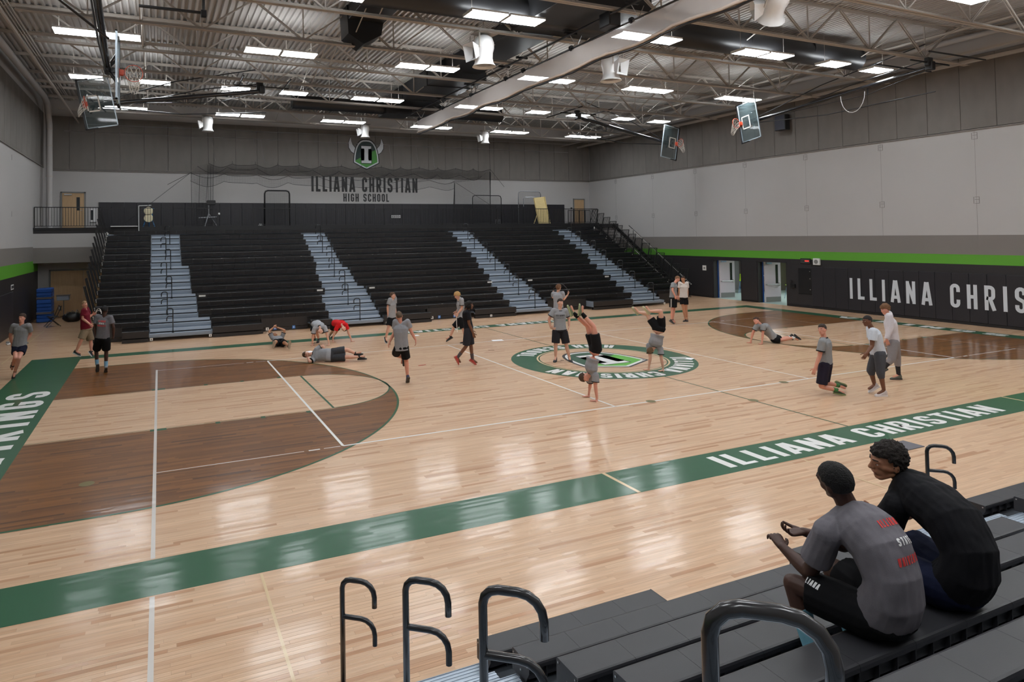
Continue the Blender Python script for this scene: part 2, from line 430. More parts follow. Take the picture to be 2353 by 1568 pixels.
for i, (c, polys) in enumerate(emblem_layers()):
    mb = MB()
    for p in polys: tri_flat(mb, p, 0, lambda x, y, z: (x+.03, y, z))
    mark('painted_emblem', mb, {'black': M_LINEB, 'white': M_WHITE, 'dark': M_LOGOD, 'lime': M_LIME}[c], .002+.0008*i)
def arc_text(txt, a_start, a_end, r_base, hgt, inward):
    """letters around the ring; inward: tops point to the centre"""
    L, w0 = text_quads(txt, .17, .14); mb = MB()
    for cx, quads in L:
        for q, lv in quads:
            P = []
            for px, py in q:
                a = math.radians(a_start+(a_end-a_start)*px/w0)
                rr = r_base-py*hgt if inward else r_base+py*hgt
                P.append((.03+rr*math.cos(a), rr*math.sin(a), .0004*lv))
            mb.add(P, [(0, 1, 2, 3)])
    return mb
mark('painted_lettering', arc_text('ILLIANA CHRISTIAN', -20, -163, 2.04, .52, False), M_WHITE, .004)
mark('painted_lettering', arc_text('HIGH SCHOOL', 44, 141, 2.56, .52, True), M_WHITE, .004)
mark('painted_lettering', text_mesh('ILLIANA CHRISTIAN', .52, 7.55, lambda x, y: (-3.72+x, -8.30+y, 0)), M_WHITE, .004)
mark('painted_lettering', text_mesh('ILLIANA CHRISTIAN', .42, 6.9, lambda x, y: (3.5-x, 8.16-y, 0)), M_WHITE, .004)
mark('painted_lettering', text_mesh('VIKINGS', .92, 6.1, lambda x, y: (-14.50-y, -3.1+x, 0), t=.16, gap=.2), M_WHITE, .004)
mark('painted_lettering', text_mesh('VIKINGS', .46, 6.1, lambda x, y: (14.47+y, 3.1-x, 0), t=.16, gap=.2), M_WHITE, .004)
o = MB().bbox(-.52, .02, -8.98, -8.62, .002, .012, .004).build('floor_mat', M_MAT); tag(o, 'small grey mat lying on the floor beyond the near green border', 'mat')
# boards nearest the camera, each one laid on its own
nb = 0
planks = MB().bbox(0, 1, .0004, ROWW-.0004, 0, .004, .0012).mesh('floor_board'); planks.materials.append(M_MAPLE)
for r in range(int(-10.95/ROWW), int(-9.25/ROWW)):
    ln, off = row_len(r if r >= 0 else r), row_off(r)
    k0 = int((-13.6+off+60)/ln); k1 = int((-10.0+off+60)/ln)
    for k in range(k0, k1+8):
        x0 = k*ln-off-60; x1 = x0+ln
        if x0 > -10.0 or x1 < -13.4 or nb >= 290: continue
        o = bpy.data.objects.new('floor_board', planks); COL.objects.link(o); o.parent = FL
        o.location = (x0+.0004, r*ROWW, -.0025); o.scale = (ln-.0008, 1, 1); nb += 1
# ================================================================ SETTING: walls, deck, joists
M_WALL = mat('painted white block', (176, 174, 173), rough=.6, noise_amt=.02, noise_scale=.6)
M_BAND = mat('painted grey band', (122, 117, 113), rough=.6, noise_amt=.02, noise_scale=.6)
M_GRN = mat('painted green stripe', (88, 156, 44), rough=.55)
M_BLKW = mat('painted black wall', (38, 36, 38), rough=.5)
M_CONC = mat('grey acoustic panel', (118, 114, 110), rough=.9, noise_amt=.10, noise_scale=2.5, stretch=(1, 1, .35), bump=.25, bump_scale=60)
M_PAD = mat('black vinyl wall pad', (36, 35, 40), rough=.42, noise_amt=.03)
M_SEAM = mat('dark joint', (70, 68, 66), rough=.9)
M_STEEL = mat('painted off white steel', (176, 170, 163), rough=.5)
M_DECK = mat('painted roof deck', (168, 164, 160), rough=.55)
M_DUCT = mat('black painted duct', (33, 33, 35), rough=.45)
M_BLK = mat('black powder coat', (26, 26, 28), rough=.35)
M_WOODDOOR = mat('pale birch door', (187, 156, 118), rough=.5, noise_amt=.08, noise_scale=3, stretch=(6, 6, .7))
M_FRAME = mat('grey door frame', (122, 122, 120), rough=.5)
M_METAL = mat('brushed steel', (190, 190, 190), rough=.3, metal=1)
M_GLASSD = mat('dark door glass', (40, 44, 48), rough=.1)
M_SIGN = mat('white sign plate', (215, 215, 215), rough=.5)
M_LTR_B = mat('black vinyl lettering', (30, 30, 32), rough=.5)
M_LTR_W = mat('silver white vinyl lettering', (205, 210, 216), rough=.45)

ZT = 11.2         # underside of the deck
def wall(name, mb_list):
    mb = MB(); idx = []
    mats = []
    for m, part in mb_list:
        if m not in mats: mats.append(m)
        idx += [mats.index(m)]*len(part.f); mb.add(part.v, part.f)
    me = mb.mesh(name)
    for m in mats: me.materials.append(m)
    me.polygons.foreach_set('material_index', idx)
    o = bpy.data.objects.new(name, me); COL.objects.link(o); return tag(o, kind='structure')
T = .3
# right wall with two door openings
DO = [(9.90, 11.87), (7.11, 8.87)]
wr = [(M_GRN, MB().box(XR, XR+T, YN, YF, 2.32, 2.70)), (M_BAND, MB().box(XR, XR+T, YN, YF, 2.70, 3.45)),
      (M_WALL, MB().box(XR, XR+T, YN, YF, 3.45, 7.50)), (M_WALL, MB().box(XR+.02, XR+T, YN, YF, 7.50, 12))]
lo = MB(); ys = [YN, 7.11, 8.87, 9.90, 11.87, YF]
for i in (0, 2, 4): lo.box(XR, XR+T, ys[i], ys[i+1], 0, 2.17)
lo.box(XR, XR+T, YN, YF, 2.17, 2.32)
wr.append((M_BLKW, lo))
WR = wall('wall_right', wr)
wl = [(M_BLKW, MB().box(XL-T, XL, YN, YF, 0, 2.32)), (M_GRN, MB().box(XL-T, XL, YN, YF, 2.32, 2.83)), (M_BAND, MB().box(XL-T, XL, YN, YF, 2.83, 3.5)),
      (M_WALL, MB().box(XL-T, XL, YN, YF, 3.5, 7.6)), (M_WALL, MB().box(XL-T, XL-.02, YN, YF, 7.6, 12))]
WL = wall('wall_left', wl)
WF = wall('wall_far', [(M_WALL, MB().box(XL-T, XR+T, YF, YF+T, 0, 12))])
WN = wall('wall_near', [(M_WALL, MB().box(XL-T, XR+T, YN-T, YN, 0, 12))])
# acoustic concrete-look panels above 7.5 m, 1.2 m wide with recessed joints
ph = MB().bbox(-.594, .594, 0, .05, 7.52, 10.32, .006)
pme = ph.mesh('wall_panel'); pme.materials.append(M_CONC)
def panels(parent, n, fn):
    for i in range(n):
        o = inst_mesh('wall_panel', pme, parent, mw=fn(i))
panels(WR, 25, lambda i: Matrix.Translation((XR+.02, 22.6-1.2*i, 0)) @ Matrix.Rotation(PI/2, 4, 'Z'))
panels(WL, 25, lambda i: Matrix.Translation((XL-.02, 22.6-1.2*i, .08)) @ Matrix.Rotation(-PI/2, 4, 'Z'))
panels(WF, 29, lambda i: Matrix.Translation((XL+.55+1.2*i, YF, .0)) @ Matrix.Rotation(PI, 4, 'Z'))
for par, mb in ((WR, MB().box(XR-.05, XR+.02, YN, YF, 7.455, 7.50)), (WL, MB().box(XL-.02, XL+.05, YN, YF, 7.55, 7.59)), (WF, MB().box(XL, XR, YF-.07, YF, 7.455, 7.50))):
    o = mb.build('ledge_trim', M_BAND, par)
# cast-in seams and lifting-bracket patches of the precast wall
sm = MB(); bk = MB()
for k, y in enumerate((20.3, 16.65, 13.05, 9.51, 5.93, 2.33, -1.24, -4.8)):
    o = MB().box(XR-.002, XR+.01, y-.004, y+.004, 2.7, 7.45).build('wall_seam', M_BAND, WR)
    for z in (7.24, 4.78):
        m = MB()
        for a, b_ in ((-.10, -.085), (.085, .10)): m.box(XR-.006, XR, y+a, y+b_, z-.13, z+.13)
        for c in (-.13, 0.02, .115): m.box(XR-.006, XR, y-.10, y+.06, z+c, z+c+.015)
        m.build('bracket_patch', M_BAND, WR)
for y in (11.5, 15.2):
    for z in (7.2, 4.9): MB().box(XL, XL+.004, y-.02, y+.02, z-.12, z+.10).build('bracket_patch', M_BAND, WL)
# far wall: corner pilaster strip left, door, wainscot pads
MB().box(XL, XL+.35, YF-.35, YF, 0, 11).build('corner_pier', M_WALL, WF)

# ---- roof deck: flutes along Y
d = MB(); p = .203; x = XL-.3; pts = []
while x < XR+.3:
    pts += [(x, ZT+.0), (x+.055, ZT+.0), (x+.075, ZT+.075), (x+.175, ZT+.075), (x+.195, ZT)]
    x += p
n = len(pts)
d.add([(a, YN-.3, z) for a, z in pts]+[(a, YF+.3, z) for a, z in pts], [(i, n+i, n+i+1, i+1) for i in range(n-1)])
d.box(XL-.3, XR+.3, YN-.3, YF+.3, ZT+.10, ZT+.16)
ceil = d.build('ceiling', M_DECK); tag(ceil, kind='structure')
# ---- joists: bottom chord falls slightly to the right
def zb(x): return 10.10 - (x+16.5)*.0070
JY = [20-3.048*i for i in range(14)]
PANEL = 1.524
xs0 = [XL+.6+PANEL*i for i in range(22)]
def rod(a, b_, r):
    return MB().bar(a, b_, r*2, r*2)
dl = {}
for j, y in enumerate(JY):
    x0b = -16.46 if j < 3 else -15.6
    x1b = 16.1 if j % 2 else 16.3
    root = empty('roof_joist', (0, y, 0), label=['off-white open web roof joist farthest from the camera, above the far bleachers', None][0] if j == 0 else
                 'off-white open web roof joist, number %s counted from the far wall' % ['one', 'two', 'three', 'four', 'five', 'six', 'seven', 'eight', 'nine', 'ten', 'eleven', 'twelve', 'thirteen', 'fourteen'][j],
                 cat='joist', group='roof joists', kind='structure')
    root.name = 'trim_joist' if j == 0 else 'trim_joist.%03d' % j
    bc = MB()
    for s in (-1, 1):
        bc.bar((x0b, s*.055, zb(x0b)+.0), (x1b, s*.055, zb(x1b)), .085, .012)
        bc.bar((x0b, s*.022, zb(x0b)+.045), (x1b, s*.022, zb(x1b)+.045), .012, .09)
    bc.build('bottom_chord', M_STEEL, root)
    tcd = MB()
    for s in (-1, 1):
        tcd.bar((XL+.05, s*.05, ZT-.007), (XR-.02, s*.05, ZT-.007), .085, .012)
        tcd.bar((XL+.05, s*.02, ZT-.055), (XR-.02, s*.02, ZT-.055), .012, .09)
    tcd.build('top_chord', M_STEEL, root)
    for i, x in enumerate(xs0):
        if x < XR-.6 and j <= 9:
            top = ZT-.06; bot = zb(x)+.06
            xm = x
            key = i
            if i % 2 == 0:
                if ('v', i) not in dl:
                    m = MB().bar((x, 0, bot), (x, 0, top), .035, .035).mesh('web_member'); m.materials.append(M_STEEL); dl['v', i] = m
                if x > x0b+.1 and x < x1b: inst_mesh('web_member', dl['v', i], root)
                for dx in (-PANEL, PANEL):
                    if ('d', i, dx) not in dl:
                        mm = MB()
                        for s in (-1, 1): mm.bar((x+.06*(1 if dx > 0 else -1), s*.035, bot), (x+dx-.05*(1 if dx > 0 else -1), s*.035, top), .022, .05 if dx < 0 else .04)
                        mm = mm.mesh('web_member'); mm.materials.append(M_STEEL); dl['d', i, dx] = mm
                    if x > x0b and x < x1b and XL+.1 < x+dx < XR-.1: inst_mesh('web_member', dl['d', i, dx], root)
            else:
                if ('s', i) not in dl:
                    m = MB().bar((x, 0, (bot+top)/2+.1), (x+.0, 0, top), .03, .03).mesh('web_member'); m.materials.append(M_STEEL); dl['s', i] = m
# bridging: thin rods between joists along Y, plus horizontal lines seen at right
br = 0
for x in (-12.5, -6.2, 0.9, 6.9, 12.9):
    for j in range(8):
        y0, y1 = JY[j+1], JY[j]
        r = empty('trim_bridging', (x, 0, 0), kind='structure')
        r.name = 'trim_%d' % (20+br); br += 1
        MB().bar((0, y0, zb(x)+.06), (0, y1, ZT-.06), .028, .028).build('brace_rod', M_STEEL, r)
        MB().bar((0, y1, zb(x)+.06), (0, y0, ZT-.06), .028, .028).build('brace_rod', M_STEEL, r)
for k, (x, z, rr) in enumerate(((-15.9, 9.98, .03), (15.6, 9.9, .06), (14.2, 9.93, .035))):
    o = MB().bar((x, -12, z), (x, YF-.1, z), rr*2, rr*2).build('trim_%d' % (10+k), M_STEEL); tag(o, kind='structure')
# sprinkler/roof drain pipes along both side walls, conduits
o = MB().tube([(XL+.42, -14, 10.75), (XL+.42, 20.2, 10.75), (XL+.42, 21.2, 10.62), (XL+.42, 21.6, 10.2), (XL+.42, 22.0, 9.6), (XL+.42, 22.0, 4.4)], .14, 14).build('drain_pipe', M_WALL, smooth=S_ANG)
tag(o, 'fat white roof drain pipe along the left wall, turning down in the far left corner', 'pipe')
for k, z in enumerate((9.4, 8.55, 7.0, 5.6)):
    MB().tube([(XL+.42, 22.0, z), (XL+.42, 22.0, z+.05)], .155, 14).build('pipe_clamp', M_STEEL, o)
for k in range(4):
    x = XL+.95+.10*k
    o = MB().tube([(x, -14, 11.12), (x, 23, 11.12)], .022, 6).build('conduit', M_STEEL)
    tag(o, 'thin off-white conduit running along the ceiling beside the left wall', 'conduit', 'conduits along the left wall ceiling')
for k in range(6):
    x = -1.6+.09*k
    o = MB().tube([(x, -14, 11.13), (x, 22, 11.13)], .018, 6).build('conduit', M_STEEL)
    tag(o, 'thin off-white conduit in the bundle under the deck over mid court', 'conduit', 'conduit bundle over mid court')
o = MB().tube([(XR-.55, -10, 10.95), (XR-.55, 23, 10.85)], .11, 12).build('drain_pipe', M_WALL, smooth=S_ANG); tag(o, 'long white roof drain pipe under the deck beside the right wall', 'pipe')
o = MB().tube([(XR-1.9, -10, 10.95), (XR-1.9, 23, 10.85)], .05, 10).build('sprinkler_pipe', M_STEEL, smooth=S_ANG); tag(o, 'slim off-white sprinkler pipe under the deck near the right wall', 'pipe')

# ---- lettering and emblem on the far wall
EW = empty('wall_emblem', (0, 0, 0), label='painted horned helmet emblem with a white letter I high on the far wall', cat='emblem')
lay = emblem_layers(); ec = Vector((-.14, YF-.075, 8.86)); es = .74
for i, (c, polys) in enumerate(lay):
    mb = MB()
    for p_ in polys: tri_flat(mb, p_, 0, lambda x, y, z: (ec.x+x*es, ec.y-.002*i, ec.z+y*es))
    mb.build('emblem_layer', {'black': M_LTR_B, 'white': M_LTR_W, 'dark': mat('dark slate green vinyl', (38, 58, 58)), 'lime': mat('leaf green vinyl', (74, 146, 66))}[c], EW)
def horn(sg, gw, m, off):
    mb = MB(); P = []
    # horn: crescent from the band up to a tip
    out = [(1.02, .05), (1.30, .22), (1.50, .55), (1.52, .95), (1.34, 1.42)]
    inn = [(1.30, 1.10), (1.18, .80), (.98, .55), (.86, .45)]
    c = Vector((1.24, .62))
    pts = [Vector(q) for q in out+inn]
    pts = [q + (q-c).normalized()*gw for q in pts]
    tri_flat(mb, [(sg*q.x, q.y) for q in pts], 0, lambda x, y, z: (ec.x+x*es, ec.y-off, ec.z+y*es))
    band = [Vector(q) for q in ((.66, .66), (.84, .72), (1.06, -.16), (.90, -.22))]
    c = Vector((.86, .25)); band = [q + (q-c).normalized()*gw*1.4 for q in band]
    tri_flat(mb, [(sg*q.x, q.y) for q in band], 0, lambda x, y, z: (ec.x+x*es, ec.y-off-.001, ec.z+y*es))
    mb.build('emblem_horn', m, EW)
for sg in (-1, 1): horn(sg, .06, M_LTR_B, -.004); horn(sg, 0, M_LTR_W, -.001)
o = text_mesh('ILLIANA CHRISTIAN', .92, 6.85, lambda x, y: (-3.58+x, YF-.012, 6.52+y), t=.165, gap=.16).build('wall_lettering', M_LTR_B); tag(o, 'large black school name lettering on the white far wall', 'lettering')
o = text_mesh('HIGH SCHOOL', .50, 2.95, lambda x, y: (-1.62+x, YF-.012, 5.92+y), t=.155, gap=.17).build('wall_lettering', M_LTR_B); tag(o, 'smaller black HIGH SCHOOL lettering under the school name', 'lettering')

# ---- right wall: vinyl pads with lettering
PD = empty('wall_padding', (XR, 0, 0)); PD.parent = WR
pf = MB().bbox(-.06, 0, -.298, .298, .10, 1.97, .012).mesh('wall_pad'); pf.materials.append(M_PAD)
pb = MB().box(-.01, 0, -.298, .298, 1.97, 2.0).mesh('pad_batten'); pb.materials.append(M_BLKW)
for k in range(23):
    inst_mesh('wall_pad', pf, PD, (0, 5.75-.605*k-.3025, 0)); inst_mesh('pad_batten', pb, PD, (0, 5.75-.605*k-.3025, 0))
o = text_mesh('ILLIANA CHRISTIAN', .93, 8.75, lambda x, y: (XR-.064, 3.85-x, .62+y), t=.145, gap=.27).build('pad_lettering', M_LTR_W, None); tag(o, 'huge silver-white school name lettering across the right wall pads', 'lettering')
for y0, y1 in ((5.75, 7.1), (8.9, 9.88), (11.9, 19.5)):
    o = MB().bbox(XR-.02, XR, y0, y1, .0, 2.17, .004).build('wall_board', M_BLKW, WR)
for i, (y0, y1) in enumerate(((-9.6, 7.1), (8.9, 9.88), (11.9, 16))):
    o = MB().box(XR-.07 if i == 0 else XR-.03, XR, y0, y1, 0, .10).build('baseboard_right' + ('' if i == 0 else '_%d' % i), M_BLK); tag(o, kind='structure')
for z0, nm in ((0, 0),):
    o = MB().box(XL, XL+.03, -10, 20.0, 0, .1).build('baseboard_left', M_BLK); tag(o, kind='structure')
# ================================================================ mezzanine behind the far bleachers
MZ = 4.36; MY = 20.1
o = MB().box(XL, XR, MY, YF, 4.12, MZ).build('floor_mezzanine', M_BLKW); tag(o, kind='structure')
o = wall('wall_mezzanine', [(M_WALL, MB().box(XL, -14.3, MY, MY+.25, 3.45, 4.12)), (M_BAND, MB().box(XL, -14.3, MY, MY+.25, 2.72, 3.45)),
                        (M_WALL, MB().box(XL, XR, MY+.25, YF, 2.72, 4.12))])
o = wall('wall_lower', [(M_WALL, MB().box(XL, XR, 21.4, 21.7, 0, 2.72))])
# wainscot pads on the mezzanine
for k in range(48):
    x0 = -14.98+.613*k
    if x0 > 14.2: break
    r = MB().bbox(x0, x0+.607, YF-.05, YF, 4.40, 5.80, .008).build('wall_pad', M_PAD, WF)
# railing sections
def railing(name, x0, x1, y, z0, z1, label, step=.115, top=.05, posts=1.9, slats=True):
    root = empty(name, (x0, y, z0), label=label, cat='railing', group='mezzanine railing sections')
    L = x1-x0; H = z1-z0
    MB().bar((0, 0, H), (L, 0, H), .04, .04).build('top_rail', M_BLK, root)
    MB().bar((0, 0, .12), (L, 0, .12), .03, .03).build('bottom_rail', M_BLK, root)
    n = max(1, round(L/posts))
    pm = MB().box(-.02, .02, -.02, .02, 0, H).mesh('post'); pm.materials.append(M_BLK)
    for i in range(n+1): inst_mesh('post', pm, root, (L*i/n, 0, 0))
    bm_ = MB().box(-.009, .009, -.009, .009, .12, H-.02).mesh('baluster'); bm_.materials.append(M_BLK)
    c = int(L/step)
    for i in range(1, c): inst_mesh('baluster', bm_, root, (L*i/c, 0, 0))
    return root
railing('mezzanine_railing', XL+.05, -14.75, MY+.02, MZ, 5.38, 'black railing section over the double door, at the left end of the mezzanine')
for a, b_, nm in ((-14.7, -7.4, 'left'), (-7.35, -.05, 'centre left'), (0, 7.3, 'centre right'), (7.35, 14.9, 'right')):
    railing('mezzanine_railing', a, b_, MY+.02, MZ, 5.36, 'long black railing section above the top bleacher row, %s part' % nm, step=.118)
railing('mezzanine_railing', 13.2, 14.95, MY+.9, MZ, 5.30, 'short black gate-like railing behind the right end of the mezzanine', posts=.45)
o = MB().box(XL, -14.3, MY-.03, MY, 4.30, 4.40).build('trim_8', M_BLK); tag(o, kind='structure')
o = MB().box(-14.3, 15.0, MY-.03, MY, 4.20, 4.42).build('trim_9', M_BLK); tag(o, kind='structure')
def door(name, x0, x1, y, z0, z1, wnd=True, handle=True, closer=False, kind='structure', double=False, fr=.07):
    root = empty(name, (0, 0, 0), kind=kind)
    f = MB(); f.box(x0-fr, x0, y-.06, y+.02, z0, z1+fr); f.box(x1, x1+fr, y-.06, y+.02, z0, z1+fr); f.box(x0-fr, x1+fr, y-.06, y+.02, z1, z1+fr)
    f.build('door_frame', M_FRAME, root)
    leaves = [(x0, (x0+x1)/2-.003), ((x0+x1)/2+.003, x1)] if double else [(x0, x1)]
    for a, b_ in leaves:
        lf = MB().bbox(a+.004, b_-.004, y-.045, y-.005, z0+.01, z1-.005, .004).build('door_leaf', M_WOODDOOR, root)
        if wnd: MB().box(b_-.36, b_-.20, y-.048, y-.04, z0+1.0, z1-.22).build('vision_panel', M_GLASSD, lf)
        if handle and (not double or b_ == x1):
            hx = a+.07 if double else b_-.09
            MB().tube([(hx, y-.045, z0+1.0), (hx, y-.10, z0+1.0), (hx+(.10 if double else -.10), y-.10, z0+1.0)], .014, 8).build('door_handle', M_METAL, lf)
        if closer: MB().box(a+.1, a+.45, y-.1, y-.045, z1-.12, z1-.05).build('door_closer', M_METAL, lf)
    return root
door('door_1', -16.68, -15.66, YF, MZ, 6.28, closer=True)
door('door_2', 15.27, 16.1, YF, MZ, 6.16, wnd=False)
door('door_3', -16.95, -14.1, 21.4, 0, 2.28, wnd=False, double=True)
# fire extinguisher cabinet left, sign right
r = empty('extinguisher_cabinet', (-15.25, YF, 5.1), label='white glazed extinguisher cabinet beside the upper left door', cat='cabinet')
MB().bbox(-.17, .17, -.06, 0, -.36, .36, .01).build('cabinet_box', M_SIGN, r); MB().box(-.10, .02, -.065, -.06, -.25, .28).build('cabinet_glass', M_GLASSD, r)
o = MB().box(14.98, 15.12, YF-.02, YF, 5.52, 5.60).build('room_sign', M_LTR_B); tag(o, 'small black sign left of the upper right door', 'sign')

# ---- batting cage net hung over the mezzanine
M_NET = bpy.data.materials.new('black mesh net'); M_NET.use_nodes = True
def net_material(m, cell, wire, colr):
    nt = m.node_tree; L = nt.links; b = nt.nodes['Principled BSDF']; b.inputs['Base Color'].default_value = srgb(colr); b.inputs['Roughness'].default_value = .8
    uv = nt.nodes.new('ShaderNodeTexCoord'); sp = nt.nodes.new('ShaderNodeSeparateXYZ'); L.new(uv.outputs['Object'], sp.inputs[0])
    def M(op, a, bb=None):
        n = nt.nodes.new('ShaderNodeMath'); n.operation = op
        for i, v in enumerate((a, bb)):
            if v is None: continue
            if isinstance(v, (int, float)): n.inputs[i].default_value = v
            else: L.new(v, n.inputs[i])
        return n.outputs[0]
    u = M('ADD', sp.outputs[0], sp.outputs[1]); u = M('FRACT', M('DIVIDE', u, cell)); v = M('FRACT', M('DIVIDE', sp.outputs[2], cell))
    t = M('MAXIMUM', M('LESS_THAN', u, wire), M('LESS_THAN', v, wire))
    L.new(t, b.inputs['Alpha'])
net_material(M_NET, .045, .10, (40, 40, 42))
M_CORD = mat('black cord', (32, 32, 34), rough=.8)
NET = empty('batting_cage_net', (0, 0, 0), label='black batting cage net hanging in scallops over the mezzanine', cat='net')
xa, xb = -10.45, 8.0; yf_, yb_ = 20.9, 22.9
def edge(y, x0, x1, z0, z1, sag, n):
    P = []
    for i in range(n*8+1):
        t = i/(n*8); f = t*n-math.floor(t*n) if i < n*8 else 0
        P.append((x0+(x1-x0)*t, y, z0+(z1-z0)*t - sag*4*f*(1-f)*(1+.5*math.sin(3*t*n))))
    return P
e_back = edge(yb_, -9.45, 8.35, 8.0, 8.12, .14, 14); e_front = edge(yf_, -10.5, 4.8, 7.25, 7.1, .16, 9)
e_mid = edge((yf_+yb_)/2, -10.1, 7.2, 7.72, 7.55, .25, 11)
for e in (e_back, e_front, e_mid): MB().tube(e, .012, 5).build('hem_cord', M_CORD, NET)
def skin(P, Q, name='net_panel'):
    n = min(len(P), len(Q)); P = [P[int(i*(len(P)-1)/(n-1))] for i in range(n)]; Q = [Q[int(i*(len(Q)-1)/(n-1))] for i in range(n)]
    return MB().add(P+Q, [(i, i+1, n+i+1, n+i) for i in range(n-1)]).build(name, M_NET, NET)
skin(e_back, e_mid); skin(e_mid, e_front)
low = [(p[0], p[1], p[2]-.42+.05*math.sin(p[0]*2.1)) for p in e_front]; skin(e_front, low); MB().tube(low, .010, 5).build('hem_cord', M_CORD, NET)
lowb = [(p[0], p[1], p[2]-.45-.06*math.sin(p[0]*1.7)) for p in e_back]; skin(e_back, lowb)
# hanging end curtains
for x0, x1, y0, y1, zt_, zb_ in ((-10.45, -9.5, yf_, yb_, 7.3, 4.45), (-9.5, -9.2, yb_, yb_, 7.9, 4.45), (4.8, 5.7, yf_, yb_, 7.0, 4.45), (8.0, 8.35, yb_-.6, yb_, 7.9, 4.45)):
    n = 24; P = []; Q = []
    for i in range(n+1):
        t = i/n; off = .07*math.sin(t*38)
        P.append((x0+(x1-x0)*t, y0+(y1-y0)*t+off, zt_)); Q.append((x0+(x1-x0)*t*.8, y0+(y1-y0)*t+off*.6, zb_))
    MB().add(P+Q, [(i, i+1, n+1+i+1, n+1+i) for i in range(n)]).build('net_panel', M_NET, NET)
    for t in (0, .5, 1): MB().tube([P[int(n*t)], Q[int(n*t)]], .010, 5).build('hem_cord', M_CORD, NET)
n = 30; P = [(5.7+2.6*i/n, yb_, 7.4+.6*(i/n)**2) for i in range(n+1)]; Q = [(5.7+2.6*i/n, yb_, 4.45) for i in range(n+1)]
MB().add(P+Q, [(i, i+1, n+1+i+1, n+1+i) for i in range(n)]).build('net_panel', M_NET, NET)
for a, b_ in (((-10.5, yf_, 7.25), (-13.6, 20.3, 4.6)), ((-10.5, yf_, 7.25), (-11.6, 22, 6.7)), ((8.35, yb_, 8.12), (9.6, 23.3, 7.0)), ((4.9, yf_, 7.0), (10.2, 22.5, 4.5)), ((8.35, yb_, 8.1), (8.3, yb_, 10.0)), ((-9.45, yb_, 8.0), (-9.5, yb_, 10.0))):
    MB().tube([a, b_], .010, 5).build('guy_rope', M_CORD, NET)
for i in range(15):
    x = -9.45+17.8*i/14
    MB().tube([(x, yb_, 8.0), (x, yb_, 8.16)], .010, 5).build('carabiner', M_CORD, NET)
# steel support cables above the net
o = MB()
r = empty('support_cables', (0, 0, 0), label='thin bright steel cables stretched high in front of the far wall', cat='cable')
MB().tube([(-15.4, 21.8, 9.72), (14.0, 22.0, 9.90)], .012, 5).build('cable', M_METAL, r)
MB().tube([(-16.5, 22.6, 9.45), (14.5, 22.8, 9.45)], .009, 5).build('cable', M_METAL, r)
for x in (-9.3, -7.0, -6.6, 1.2, 3.0, 4.1): MB().tube([(x, 22.8, 9.45), (x+.2, 22.9, 8.15)], .006, 4).build('cable', M_METAL, r)

# ---- things standing on the mezzanine
M_BLUE = mat('bright blue machine paint', (40, 110, 160), rough=.4)
M_CREAM = mat('cream plastic', (222, 212, 178), rough=.5)
M_GALV = mat('galvanised tube', (150, 152, 156), rough=.35, metal=.8)
M_PLY = mat('yellow plywood', (206, 186, 132), rough=.6, noise_amt=.08, noise_scale=3, stretch=(1, 1, 6))
def screen(x0, x1, y, h, label, m, rt, inner=False, drop=False):
    r = empty('protective_screen', ((x0+x1)/2, y, MZ), label=label, cat='screen')
    w2 = (x1-x0)/2; rr = .18
    P = [(-w2, 0, 0), (-w2, 0, h-rr), (-w2+.05, 0, h-.05), (-w2+rr, 0, h), (w2-rr, 0, h), (w2-.05, 0, h-.05), (w2, 0, h-rr), (w2, 0, 0)]
    MB().tube(P, rt, 8).build('frame', m, r, smooth=True)
    for s in (-1, 1): MB().tube([(s*w2, -.5, .03), (s*w2, .3, .03)], rt, 8).build('foot', m, r)
    n = 2; MB().add([(-w2, .0, .1), (w2, 0, .1), (w2, 0, h-.05), (-w2, 0, h-.05)], [(0, 1, 2, 3)]).build('netting', M_NET, r)
    return r
screen(-6.5, -5.1, 22.2, 2.1, 'black square-topped protective screen standing before the mezzanine pads', M_BLK, .045)
screen(6.6, 8.7, 22.1, 1.95, 'wide thin black protective screen with a small box, right of the school name', M_BLK, .028)
r = screen(9.6, 11.3, 21.4, 2.2, 'grey tube screen with a curved inner opening beside the yellow board', M_GALV, .028)
MB().tube([(-.5, -.05, 1.2), (-.5, -.05, 1.7), (-.38, -.05, 1.82), (.38, -.05, 1.82), (.5, -.05, 1.7), (.5, -.05, 1.2)], .02, 8).build('inner_frame', M_GALV, r)
r = empty('plywood_board', (11.3, 20.95, MZ), label='yellow plywood board leaning back behind the railing', cat='board')
MM = Matrix.Rotation(math.radians(-10), 4, 'X') @ Matrix.Rotation(math.radians(-6), 4, 'Y')
MB().box(-.45, .45, 0, .03, .02, 1.85, M=MM).build('sheet', M_PLY, r)
for x in (-.43, .38): MB().box(x, x+.06, -.04, 0, .02, 1.85, M=MM).build('batten', M_PLY, r)
MB().bar((-.4, .1, .9), (-.9, -.1, .02), .03, .05).build('prop', M_PLY, r)
